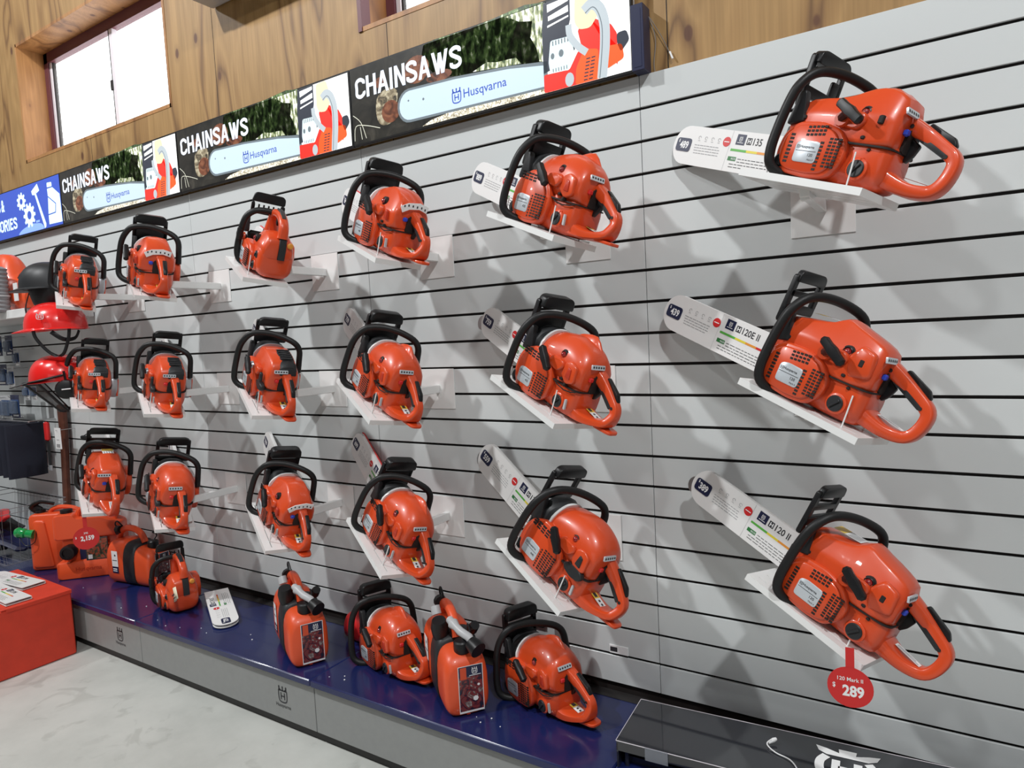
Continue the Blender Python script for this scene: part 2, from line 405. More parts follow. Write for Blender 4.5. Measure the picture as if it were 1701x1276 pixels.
def make_saw(kind):
    """kind: home, home_round, mid, mid_dome, mid_label, pro, top_handle"""
    root = empty('chainsaw')
    pro = kind == 'pro'; top = kind == 'top_handle'; home = kind.startswith('home'); mid = kind.startswith('mid')
    # crankcase with the tank at its rear
    m = MB().mt('orange')
    if not top:
        body(m, [(-.064, .022, .092, .040, -.046), (-.050, .006, .118, .056, -.062), (-.01, .002, .128, .064, -.074), (.05, .002, .135, .066, -.082), (.11, .003, .14, .066, -.084), (.17, .008, .135, .066, -.08), (.196, .022, .115, .058, -.07)], n=4, taper=.9, bot=.86)
    else:
        body(m, [(-.085, .030, .10, .045, -.05), (-.072, .008, .13, .062, -.068), (-.03, .002, .14, .068, -.078), (.05, .002, .135, .066, -.08), (.11, .003, .12, .064, -.08), (.15, .012, .11, .055, -.07)], n=4, taper=.9, bot=.86)
    m.build('crankcase', root, ang=40)
    # top cover
    m = MB().mt('orange')
    if kind == 'home_round':
        cbody(m, [(-.060, .095, .165, .048, -.052, .5, .022), (-.050, .09, .206, .060, -.064, .5, .030), (-.01, .086, .224, .068, -.072, .52, .036), (.03, .086, .222, .070, -.074, .52, .038), (.065, .088, .206, .070, -.072, .55, .030), (.10, .09, .196, .070, -.070, .6, .022), (.16, .09, .190, .068, -.068, .6, .020), (.196, .10, .172, .060, -.060, .6, .018)])
        m.prism(rpoly([(-.045, .19), (-.01, .229), (.04, .227), (.07, .208), (.06, .18)], .012, 3), -.026, .016, 'y', b=.010)
    elif home:
        cbody(m, [(-.062, .100, .160, .050, -.050, .5, .022), (-.054, .092, .192, .060, -.062, .5, .030), (-.02, .086, .208, .068, -.070, .5, .036), (.030, .084, .222, .070, -.072, .5, .040), (.060, .086, .230, .070, -.072, .5, .042), (.085, .09, .213, .072, -.070, .55, .034), (.12, .09, .203, .072, -.070, .6, .024), (.18, .09, .192, .070, -.066, .6, .022), (.198, .10, .178, .062, -.058, .6, .018)])
        m.prism(rpoly([(-.056, .12), (-.050, .176), (-.012, .188), (.012, .15), (-.005, .105)], .01, 3), .050, .071, 'y', b=.008)
    elif kind == 'mid_label':
        cbody(m, [(-.062, .105, .165, .054, -.056, .6, .020), (-.056, .098, .186, .062, -.066, .6, .026), (-.02, .088, .214, .068, -.074, .5, .036), (.02, .086, .228, .068, -.074, .48, .042), (.055, .088, .226, .068, -.074, .48, .042), (.10, .09, .212, .068, -.070, .5, .036), (.128, .095, .200, .066, -.066, .5, .030)])
    elif mid:
        tp = .70 if kind == 'mid_dome' else .60
        body(m, [(-.064, .100, .152, .050, -.056), (-.058, .092, .188, .060, -.066), (-.035, .086, .210, .068, -.073), (.00, .084, .224, .071, -.076), (.035, .086, .228, .071, -.076), (.075, .09, .222, .070, -.074), (.11, .09, .212, .069, -.072), (.128, .095, .200, .067, -.068)], n=3.4, taper=tp, bot=.97)
        if kind == 'mid': m.loft([section(x, .19, z, -.006 + w, -.034 - w, n=2.6, taper=.45) for x, z, w in ((-.035, .208, -.006), (-.012, .232, 0), (.005, .243, .001), (.03, .240, .001), (.06, .230, 0), (.09, .214, -.003))])
        m.prism(rpoly([(-.050, .112), (-.046, .158), (-.02, .170), (.004, .158), (.004, .118), (-.02, .10)], .009, 3), .056, .0735, 'y', b=.004)
    elif pro:
        cbody(m, [(-.062, .098, .160, .050, -.056, .6, .014), (-.054, .092, .188, .056, -.062, .62, .018), (-.03, .086, .208, .060, -.067, .6, .024), (.02, .084, .216, .062, -.070, .6, .026), (.07, .09, .217, .062, -.070, .6, .026), (.12, .09, .205, .062, -.068, .6, .024), (.14, .095, .19, .058, -.062, .6, .02)])
    else:
        cbody(m, [(-.086, .085, .140, .044, -.050, .5, .016), (-.078, .080, .160, .054, -.060, .5, .022), (-.05, .08, .176, .060, -.066, .5, .028), (-.01, .08, .182, .062, -.068, .5, .030), (.03, .08, .170, .060, -.068, .5, .028), (.07, .08, .150, .056, -.064, .5, .022)])
    tc = m.build('top_cover', root, ang=38)
    # dark parting line between cover and crankcase
    if not top:
        m = MB().mt('slot'); m.prism(rpoly([(-.0655, -.050), (-.0655, .046), (-.05, .062), (.03, .0735), (.19, .0735), (.20, .05), (.20, -.06), (.19, -.076), (.02, -.078), (-.05, -.068)], .01, 3), .0915, .0955, 'z')
        m.prism(rpoly([(-.034, .100), (.026, .100), (.022, .150), (-.026, .158)], .008, 3), -.0672, -.06, 'x', M=Matrix.Translation((0, -.010, -.006)))  # dark plate stands in for the shade of a rear handle recess
        m.build('gap_and_recess_shade', root)
    # decorations that are parts of their own
    if pro or top:
        m = MB().mt('charcoal')
        if pro:
            m.loft([csec(x, z - .03, z, .020, -.052, .5, .012) for x, z in ((-.056, .192), (-.046, .204), (-.02, .214), (.02, .2205), (.055, .221), (.062, .214))])
            [m.box(-.030 + i * .017, -.023 + i * .017, -.040, .008, .213 + i * .0015, .2190 + i * .0012, b=.001) for i in range(5)]
            m.prism(rpoly([(-.064, .158), (-.058, .185), (-.035, .200), (-.03, .17), (-.05, .15)], .004, 2), -.050, .014, 'y', b=.003)
        else:
            m.tube([(-.090, -.014, .085), (-.090, -.014, .13), (-.082, -.014, .160), (-.05, -.014, .181)], (.014, .004), 8, ref=(0, 1, 0), n=4)
            m.mt('amber').lathe([(.012, -.084), (.012, -.09), (.008, -.094), (.001, -.095)], (0, -.042, .145), 'x', 12)
        m.build('filter_cover_latch', root)
    if kind == 'mid_label':
        m = MB(); m.mt('print_white'); m.tube([(-.068, y, z) for y, z in ((.045, .166), (.020, .180), (-.02, .186), (-.05, .178))], (.0015, .011), 6, ref=(1, 0, 0), n=6)
        m.mt('ink')
        for i, y in enumerate((.036, .022, .006, -.010, -.026, -.040)): m.box(-.0705, -.0685, y - .0025, y + .0025, .175 + (.004 if 0 < i < 5 else 0), .182 + (.004 if 0 < i < 5 else 0), b=.0008)
        tag(m.build('pictogram_label', root), 'white strip of small black pictograms')
    elif not top:
        m = MB(); Mx = frameM((-.0625, .026 if home else .010, .1735), (0, -1, 0), (.35, 0, .94)); m.mt('badge'); m.prism(rpoly([(-.026, -.007), (.026, -.007), (.026, .007), (-.026, .007)], .002, 2), -.0, .0045, 'z', M=Mx); m.mt('ink')
        for i in range(5): m.disc(-.020 + i * .010, 0, .0034, .0049, Mx, 8)
        m.build('pictogram_label', root)
    if kind == 'home':
        m = MB(); Mx = frameM((.115, -.005, .2125), (-1, 0, .06), (0, -1, 0)); m.mt('print_white'); m.rect(-.04, -.024, .03, .022, 0, Mx); m.mt('sticker_yellow'); m.rect(-.04, -.024, -.012, .022, .0004, Mx); m.mt('grey_ink')
        for i in range(4): m.rect(-.006, -.018 + i * .010, .026, -.014 + i * .010, .0004, Mx)
        m.build('warning_label', root)
    # starter housing
    m = MB().mt('orange')
    if home: pol = [(.196, .060), (.190, .028), (.168, .010), (.10, .004), (.050, .010), (.022, .045), (.020, .085), (.048, .118), (.100, .132), (.160, .128), (.190, .100)]
    elif top: pol = [(.140, .05), (.13, .02), (.08, .006), (.02, .006), (-.015, .03), (-.02, .08), (.01, .11), (.08, .12), (.13, .10)]
    else: pol = [(.192, .065), (.186, .030), (.165, .010), (.11, .003), (.055, .008), (.030, .035), (.022, .080), (.040, .118), (.075, .150), (.130, .155), (.175, .130), (.190, .100)]
    m.prism(rpoly(pol, .014, 4), .055, .082, 'y', b=.006)
    m.prism([((x - .105) * .86 + .105, (z - .068) * .86 + .068) for x, z in rpoly(pol, .014, 4)], .078, .0885, 'y', b=.005)
    if not top: m.prism(rpoly([(.02, .120), (.0, .142), (.010, .160), (.06, .158), (.075, .13)], .01, 3), .058, .080, 'y', b=.007)
    sh = m.build('starter_housing', root, ang=40)
    ox = -.045 if top else 0
    m = MB().mt('slot'); y = .0886
    if home:
        vents(m, .030, .062, .030, .098, 3, 9, y, .42); vents(m, .070, .082, .020, .088, 1, 8, y, .42)
        vents(m, .075, .125, .098, .124, 5, 3, y, .42, skew=-.1); vents(m, .150, .164, .030, .10, 1, 8, y, .42)
    else:
        vents(m, .034 + ox, .082 + ox, .022, .092, 4, 9, y, .42); vents(m, .087 + ox, .094 + ox, .020, .085, 1, 8, y, .42)
        if not top: vents(m, .09, .165, .118, .142, 4, 3, y, .4, skew=.05)
    m.build('cooling_vents', sh)
    m = MB(); m.mt('badge'); bx = (.110, .060) if home else (.128 + ox, .055)
    m.prism(rpoly([(bx[0] - .030, bx[1] - .024), (bx[0] + .030, bx[1] - .024), (bx[0] + .031, bx[1] + .020), (bx[0] + .014, bx[1] + .026), (bx[0] - .030, bx[1] + .024)], .008, 3), .086, .0905, 'y', b=.001)
    Mx = frameM((bx[0] + .026, .0909, bx[1]), (-1, 0, 0), (0, 0, 1)); m.mt('ink')
    crest(m, .003, .0105, .009, 0, Mx); m.text('Husqvarna', .008, .006, .0082, 0, Mx, bold=.012); m.rect(-.001, .001, .052, .0022, 0, Mx)
    if home: m.text('120', .034, -.010, .007, 0, Mx, bold=.01); m.text('Mark II', .036, -.019, .004, 0, Mx)
    else: m.text('435' if kind == 'mid' else '440', .034, -.012, .007, 0, Mx, bold=.01)
    m.build('name_badge', sh)
    # rear handle
    if not top:
        m = MB().mt('orange')
        if home: path = [(-.030, .166), (-.060, .156), (-.095, .140), (-.135, .119), (-.160, .104), (-.170, .088), (-.168, .060), (-.158, .036), (-.140, .024), (-.105, .022), (-.065, .032), (-.02, .045)]
        else: path = [(-.030, .158), (-.060, .148), (-.095, .128), (-.130, .104), (-.150, .089), (-.157, .074), (-.154, .054), (-.145, .038), (-.122, .029), (-.092, .024), (-.060, .026), (-.02, .038)]
        # side half width, thickness, side offset: the lower leg is a wide angular wedge
        if home: wd = [(.022, .018, -.006), (.019, .018, -.010), (.0165, .0165, -.014), (.0155, .0155, -.016), (.0155, .0150, -.016), (.0155, .0135, -.016), (.017, .0135, -.016), (.019, .0135, -.015), (.022, .014, -.014), (.030, .015, -.010), (.040, .019, -.006), (.052, .03, -.004)]
        else: wd = [(.022, .018, -.010), (.018, .018, -.014), (.0155, .016, -.018), (.0145, .0145, -.020), (.0145, .014, -.020), (.015, .0125, -.020), (.021, .0125, -.018), (.027, .012, -.016), (.033, .011, -.012), (.041, .013, -.008), (.048, .018, -.004), (.054, .034, -.003)]
        pts = cr([(x, 0, z) + w for (x, z), w in zip(path, wd)], 3)
        m.tube([(p[0], p[5], p[2]) for p in pts], [(p[3], p[4]) for p in pts], 16, ref=(0, 1, 0), n=4.5)
        if not home: m.prism(rpoly([(-.12, -.050), (-.168, -.046), (-.176, -.038), (-.176, -.010), (-.168, -.002), (-.12, .012)], .006, 3), .016, .0245, 'z', b=.002)
        rh = m.build('rear_handle', root, ang=42)
        m = MB().mt('charcoal')
        hy = -.016 if home else -.020
        if home: gp = [(-.070, .142), (-.080, .128), (-.105, .116), (-.150, .094), (-.153, .104), (-.115, .124)]; lp = [(-.080, .150), (-.092, .168), (-.150, .142), (-.160, .126), (-.150, .110), (-.1, .130)]; tp = [(-.055, .140), (-.048, .112), (-.056, .090), (-.068, .078), (-.080, .094), (-.088, .118)]
        else: gp = [(-.072, .130), (-.080, .118), (-.10, .106), (-.140, .080), (-.144, .090), (-.11, .112)]; lp = [(-.078, .136), (-.088, .156), (-.140, .128), (-.152, .108), (-.142, .094), (-.1, .116)]; tp = [(-.055, .130), (-.045, .106), (-.055, .082), (-.066, .074), (-.078, .092), (-.088, .110)]
        m.prism(rpoly(gp, .003, 2), hy - .0165, hy + .0165, 'y', b=.0015)
        m.build('handle_grip', rh)
        m = MB().mt('black'); m.prism(rpoly(lp, .004, 2), hy - .012, hy + .003, 'y', b=.003); m.build('throttle_lock', rh)
        m = MB().mt('black'); m.prism(rpoly(tp, .004, 2), hy - .006, hy + .008, 'y', b=.003); m.build('throttle_trigger', rh)
        m = MB()
        if home: m.mt('print_white'); Mx = frameM((-.078, -.010, .0485), (-1, 0, -.17), (0, -1, 0)); m.rect(0, -.009, .062, .009, .0012, Mx); m.mt('grey_ink'); m.rect(.004, -.005, .058, -.002, .0016, Mx); m.rect(.004, .001, .05, .004, .0016, Mx)
        else:
            Mx = frameM((-.060, -.012, .0445), (-1, 0, -.16), (0, -1, 0)); m.mt('sticker_yellow'); m.rect(0, -.010, .022, .014, .0010, Mx); m.mt('print_white'); m.rect(.022, -.010, .068, .014, .0010, Mx); m.mt('ink')
            for i in range(3): m.disc(.032 + i * .013, .002, .0042, .0014, Mx, 8)
            m.rect(.003, -.004, .018, .008, .0014, Mx)
        m.build('handle_sticker', rh)
        # bolt holes and stop switch
        m = MB().mt('slot')
        for x, z, yy in ((-.064, .153, .0080), (-.152, .100, -.0005), (-.088, .026, .0215)) if home else ((-.064, .144, .0040), (-.148, .088, -.0055)): m.lathe([(.0045, yy - .006), (.0045, yy + .0012)], (x, 0, z), 'y', 10)
        m.build('bolt_recess', rh)
        m = MB().mt('blue_switch' if home or kind == 'mid_label' else 'red'); m.box(-.071, -.060, .014, .030, .128, .142, b=.003); m.build('stop_switch', root)
    else:
        m = MB().mt('orange')
        pts = cr([(-.070, -.012, .165, .020, .016), (-.062, -.012, .205, .018, .017), (-.030, -.012, .232, .017, .016), (.02, -.012, .242, .017, .015), (.07, -.012, .235, .018, .016), (.095, -.012, .20, .022, .016), (.10, -.012, .13, .03, .02)], 4)
        m.tube([p[:3] for p in pts], [p[3:] for p in pts], 14, ref=(0, 1, 0), n=3.2); rh = m.build('top_handle', root, ang=42)
        m = MB().mt('charcoal'); m.tube([(-.05, -.012, .236), (-.01, -.012, .256), (.03, -.012, .258)], (.010, .005), 8, ref=(0, 1, 0), n=3); m.build('throttle_lock', rh)
        m = MB().mt('black'); m.prism(rpoly([(.03, .235), (.035, .205), (.02, .195), (.005, .225)], .004, 2), -.018, -.006, 'y', b=.003); m.build('throttle_trigger', rh)
    # front handle
    m = MB().mt('black_rubber')
    if not top: hp = [(.060, -.098, .12), (.066, -.096, .17), (.074, -.092, .212), (.086, -.070, .238), (.115, -.02, .252), (.142, .030, .252), (.160, .066, .238), (.172, .090, .205), (.178, .098, .165), (.181, .102, .105), (.180, .103, .055), (.172, .098, .022), (.152, .078, .006), (.12, .04, .003)]
    else: hp = [(.075, -.02, .235), (.082, .02, .236), (.090, .060, .228), (.098, .088, .200), (.105, .098, .155), (.110, .101, .105), (.112, .100, .055), (.106, .088, .022), (.09, .06, .010), (.07, .03, .008)]
    if mid or pro: hp = [(x, y + (.012 if y > .05 else 0) + (.004 if y > .09 else 0), z) for x, y, z in hp]
    if kind == 'home_round': hp = [(x + .016, y, z) for x, y, z in hp]
    pts = cr(hp, 4); m.tube(pts, .0118, 12); fh = m.build('front_handle', root, ang=60)
    if not top:
        m = MB().mt('black'); m.lathe([(.016, .060), (.019, .064), (.019, .080), (.014, .084)], (.176, 0, .036), 'y', 14); m.box(.172, .180, .082, .087, .022, .050, b=.002); m.build('anti_vibration_knob', fh)
    # hand guard with cylinder cover below it
    m = MB().mt('black')
    gx = {'home': .198, 'top_handle': .125, 'home_round': .190}.get(kind, .196); gz = -.012 if top else (-.006 if mid else 0)
    def plate(poly, t0, t1): m.prism(poly, gx + t0, gx + t1, 'x', b=.003)
    Y0, Y1 = {'home': (-.058, .078), 'home_round': (-.078, .066), 'pro': (-.070, .056), 'mid': (-.062, .070), 'mid_dome': (-.074, .064), 'mid_label': (-.060, .072)}.get(kind, (-.050, .070))
    def rr(y0, y1, z0, z1, r=.006): return rpoly([(y0, z0 + gz), (y1, z0 + gz), (y1, z1 + gz), (y0, z1 + gz)], r, 3)
    if kind == 'home':
        m.prism(rpoly([(Y0, .268), (Y1 - .004, .268), (Y1 - .012, .294), (Y1 - .024, .298), (Y0 + .018, .298), (Y0 + .004, .290)], .008, 3), gx - .004, gx + .012, 'x', b=.003)
        plate(rr(Y0 - .002, Y0 + .015, .19, .29), 0, .012); plate(rr(Y1 - .016, Y1, .165, .285), 0, .012)
        plate(rr(Y0, Y1, .232, .247), 0, .010); plate(rr(Y0, Y1, .19, .214), -.002, .010)
    elif pro or kind in ('home_round', 'mid_dome'):
        m.prism(rpoly([(Y0, .264), (Y1 - .004, .264), (Y1 - .010, .290), (Y1 - .024, .296), (Y0 + .018, .296), (Y0 + .004, .288)], .008, 3), gx - .012, gx + .012, 'x', b=.003)
        plate(rr(Y0 - .002, Y0 + .013, .19, .29), 0, .012); plate(rr(Y1 - .014, Y1, .165, .285), 0, .012)
        plate(rr(Y0, Y1, .19, .236 if pro else .215), -.002, .010)
        if kind == 'home_round': plate(rr(Y0, Y0 + .04, .20, .25), 0, .010)
    elif top:
        m.mt('black'); m.prism(rpoly([(Y0 - .01, .258), (Y1, .258), (Y1 - .008, .290), (Y1 - .02, .296), (Y0, .296), (Y0 - .01, .285)], .008, 3), gx + .006, gx + .018, 'x', b=.003)
        plate(rr(Y0 - .010, Y0 + .006, .15, .27), .002, .014); plate(rr(Y1 - .012, Y1, .22, .27), .004, .014)
        for i in range(6): plate(rr(Y0 + .012 + i * .019, Y0 + .018 + i * .019, .232, .262, .001), .004, .012)
        plate(rr(Y0 - .006, Y1, .224, .236), .002, .014)
        plate(rr(Y0 - .006, Y0 + .06, .13, .17), -.02, .012)
    else:
        m.prism(rpoly([(Y0, .258), (Y1 - .002, .258), (Y1 - .008, .290), (Y1 - .022, .297), (Y0 + .018, .297), (Y0 + .004, .288)], .008, 3), gx - .024, gx + .012, 'x', b=.005)
        plate(rr(Y0 - .002, Y0 + .013, .20, .285), -.006, .010); plate(rr(Y1 - .014, Y1 + .001, .165, .285), -.006, .010)
        plate(rr(Y0 - .002, Y1 - .002, .155, .247), -.006, .008)
    m.build('hand_guard', root)
    # muffler and cylinder cover
    m = MB().mt('charcoal')
    if mid or pro:
        m.loft([section(x, .10, z, .066, -.066, n=3, taper=.7) for x, z in ((.125, .206), (.15, .214), (.18, .206), (.197, .17))])
        m.mt('white_plastic' if kind != 'pro' else 'silver')
        r = [section(x, .10, z, .072, -.073, n=2.9, taper=.68) for x, z in ((.124, .212), (.131, .213))]; m.loft(r)
    m.mt('black'); m.box(.185, .215, -.06, .05, .02, .13, b=.01)
    m.mt('charcoal'); m.prism(rpoly([(.155, .13), (.175, .20), (.19, .20), (.20, .12)], .006, 2), .055, .074, 'y', b=.004); m.build('muffler_cover', root)
    # spiked bumper
    m = MB().mt('black'); gx2 = .196 if not top else .15
    m.prism([(gx2, .02), (gx2 + .014, .022), (gx2 + .010, .036), (gx2 + .026, .042), (gx2 + .012, .054), (gx2 + .028, .064), (gx2 + .012, .074), (gx2 + .026, .088), (gx2 + .008, .096), (gx2, .11)], -.050, -.046, 'y'); m.build('spiked_bumper', root)
    # clutch cover (bar side)
    m = MB().mt('orange' if not pro else 'silver'); m.prism(rpoly([(.19, .02), (.20, .07), (.18, .115), (.12, .13), (.06, .12), (.04, .07), (.06, .012), (.12, .005)], .012, 3), -.108, -.066, 'y', b=.008)
    if pro: m.mt('orange'); m.prism(rpoly([(.15, .02), (.15, .11), (.06, .11), (.05, .02)], .01, 3), -.112, -.104, 'y', b=.002)
    m.build('clutch_cover', root)
    # bar and chain (mostly inside the card)
    m = MB().mt('steel'); bar = [(.10, .035), (.10, .085), (.35, .092), (.50, .090), (.56, .082)] + [(.575 + .028 * math.cos(a), .060 + .028 * math.sin(a)) for a in [PI / 2 - k * PI / 8 for k in range(1, 8)]] + [(.56, .036), (.35, .030)]
    if top: bar = [(x * .62 + .04, z) for x, z in bar]
    m.prism(bar, -.0545, -.0505, 'y'); m.build('guide_bar', root)
    # starter grip
    m = MB().mt('black')
    a, b = ((.064, .172), (-.004, .132)) if home else (((.085, .172), (.030, .118)) if not top else ((.10, .15), (.10, .10)))
    A = Vector((a[0], .104, a[1])); B = Vector((b[0], .104, b[1])); D = B - A; Mi = (A + B) / 2
    pts = [A, A + D * .08, A + D * .3, Mi, B - D * .3, B - D * .08, B]
    m.tube(pts, [(.004, .005), (.010, .0105), (.0105, .0105), (.0115, .013), (.0105, .0105), (.010, .0105), (.004, .005)], 10, ref=(0, 1, 0), n=3.5)
    m.tube([Mi + Vector((0, .004, 0)), Mi + Vector((.010, -.006, -.004)), Mi + Vector((.024, -.016, -.010)), Mi + Vector((.030, -.032, -.012))], [.009, .009, .009, .010], 8)
    m.mt('orange' if not pro else 'silver'); m.lathe([(.0, .086), (.016, .086), (.018, .078)], (Mi.x + .026, 0, Mi.z - .012), 'y', 12)
    m.build('starter_grip', root)
    # purge bulb
    px, pz = (.016, .160) if home else ((.026, .172) if not top else (.0, .14))
    if not pro:
        m = MB().mt('black'); py = .060 if not top else .062
        m.mt('slot'); m.lathe([(.0155, py - .015), (.0155, py + .0025), (.011, py + .004)], (px, 0, pz), 'y', 16); m.mt('black'); m.lathe([(.012, py - .010), (.0125, py + .006), (.0105, py + .0075), (.009, py + .004)], (px, 0, pz), 'y', 14); m.mt('purge_red'); m.lathe([(.009, py + .004), (.0075, py + .010), (.004, py + .013), (0.0005, py + .0135)], (px, 0, pz), 'y', 14); m.build('purge_bulb', root)
    # slots in the shell
    m = MB().mt('slot')
    if home:
        for x, z, w, h in ((.165, .140, .022, .010), (-.026, .148, .012, .018), (.0, .108, .010, .008), (-.02, .085, .008, .007)): m.box(x - w / 2, x + w / 2, .054, .0728 if x > .1 else (.0722 if z > .1 else .0655), z - h / 2, z + h / 2, b=.002)
    elif not top:
        for x, z, w, h in ((.0, .108, .010, .008), (-.02, .098, .008, .010),): m.box(x - w / 2, x + w / 2, .06, .0755, z - h / 2, z + h / 2, b=.002)
    if m.v: m.build('screw_recess', root)
    if mid or pro:
        m = MB().mt('orange_dark' if kind in ('mid', 'mid_label') else 'charcoal'); m.prism(rpoly([(-.034, .118), (-.030, .148), (-.018, .152), (-.014, .120)], .003, 2), .066, .077, 'y', b=.002)
        m.mt('charcoal' if kind in ('mid_dome', 'pro') else 'slot')
        if kind in ('mid_dome', 'pro'): m.prism(rpoly([(-.058, .098), (-.045, .112), (-.005, .112), (.022, .098), (.010, .084), (-.02, .078), (-.05, .084)], .008, 3), .058, .076, 'y', b=.004)
        else: m.tube([(.028, .068, .094), (.012, .069, .086), (-.02, .068, .082), (-.045, .063, .086), (-.058, .056, .092)], .0018, 6)
        m.build('choke_lever', root)
    # caps
    for x, z, r, yy in ((-.010, .042, .019, .064),) if not top else ((-.045, .085, .014, .062), (-.03, .04, .016, .066)):
        m = MB().mt('orange'); m.lathe([(r * 1.35, yy - .02), (r * 1.3, yy + .001), (r * 1.12, yy + .003)], (x, 0, z), 'y', 20)
        m.mt('charcoal'); m.lathe([(r, yy - .01), (r, yy + .005), (r * .9, yy + .007), (.001, yy + .007)], (x, 0, z), 'y', 20); m.box(x - r * .75, x + r * .75, yy + .005, yy + .011, z - .003, z + .003, b=.001, M=Matrix.Translation((x, 0, z)) @ Matrix.Rotation(.9, 4, 'Y') @ Matrix.Translation((-x, 0, -z)))
        m.build('fuel_cap', root)
    if not home and not top:
        m = MB().mt('grey_light'); m.prism(rpoly([(-.046, .030), (-.040, .060), (-.034, .060), (-.038, .030)], .003, 2), .058, .0640, 'y'); m.build('level_window', root)
    return root

# ------------------------------------------------------------------ bar sleeves
def make_sleeve(price, model, L=.445, red=False):
    """card folded over the guide bar; saw frame, tip at x=.64"""
    m = MB(); tipx = .64; zb, zt = .004, .114; r = .052
    def outline(zb, zt, off=0):
        zc = (zb + zt) / 2; h = (zt - zb) / 2
        return [(tipx - L, zb)] + [(tipx - r - off + (r) * math.cos(a), zc + h * math.sin(a)) for a in [-PI / 2 + k * PI / 14 for k in range(15)]] + [(tipx - L, zt)]
    yl = -.046
    m.mt('white_card'); m.prism(outline(zb, zt), yl - .0012, yl + .0012, 'y'); m.prism(outline(zb + .001, zt, -.002), yl - .0135, yl - .0112, 'y')
    if red: m.mt('red'); m.prism(outline(zb - .004, zt + .004, -.006), yl - .0165, yl - .014, 'y')
    m.mt('white_card'); m.tube([(tipx - L, yl - .0062, zt - .0005), (tipx - r, yl - .0062, zt - .0005)], (.0062, .0015), 6, ref=(0, 1, 0))
    M = frameM((tipx, yl + .0015, zb), (-1, 0, 0), (0, 0, 1)); z = .0003
    m.mt('grey_ink')
    for i in range(4):
        x = .094 + i * .0245; m.stroke([(x + .0045 * math.cos(a), .080 + .0045 * math.sin(a)) for a in [k * PI / 4 for k in range(7 + i % 2)]], .0011, z, M); m.rect(x - .004, .071, x + .004, .0722, z, M)
    for j in range(4):
        x = .082 + j * .001
        while x < .172: w = random.uniform(.006, .016); m.rect(x, .058 - j * .0075, min(x + w, .178), .0598 - j * .0075, z, M); x += w + .0022
    m.mt('red'); m.disc(.195, .078, .0135, z, M, 18); m.mt('print_white'); m.rect(.186, .0768, .204, .0792, z * 2, M)
    m.mt('grey_light'); m.rect(.2075, .001, .2082, .109, z, M)
    m.mt('navy'); m.rect(.226, .074, .256, .102, z, M); m.mt('print_white'); crest(m, .241, .090, .013, z * 2, M); m.rect(.231, .079, .251, .0805, z * 2, M)
    m.mt('ink'); m.rect(.262, .077, .278, .095, z, M); m.mt('print_white'); m.text('H', .2655, .080, .012, z * 2, M, bold=.03)
    m.mt('ink'); m.text(model, .284, .077, .019, z, M, bold=.012, sx=.85)
    for i, c in enumerate(('green', 'green', 'green', 'yellow', 'yellow', 'amber', 'amber', 'red')): m.mt(c); m.rect(.216 + i * .018, .056, .234 + i * .018, .0622, z, M)
    m.mt('green_dark'); m.rect(.216, .030, .244, .041, z, M); m.mt('print_white'); m.text('eco', .228, .033, .005, z * 2, M); m.mt('ink')
    for j in range(4):
        x = .250 if j < 2 else .226
        while x < .36: w = random.uniform(.006, .018); m.rect(x, .036 - j * .0078, x + w, .0376 - j * .0078, z, M); x += w + .003
    o = m.build('bar_sleeve', smooth=False)
    p = MB(); p.mt('navy'); p.prism(rpoly([(.012, .036), (.068, .036), (.068, .074), (.012, .074)], .010, 4), 0, .0012, 'z', M=M)
    p.mt('print_white'); p.text('$', .019, .060, .010, .0014, M, bold=.02, sx=.8); p.text(price, .0265, .044, .0215, .0014, M, bold=.03, sx=.78)
    p.build('price_label', o, smooth=False)
    return o

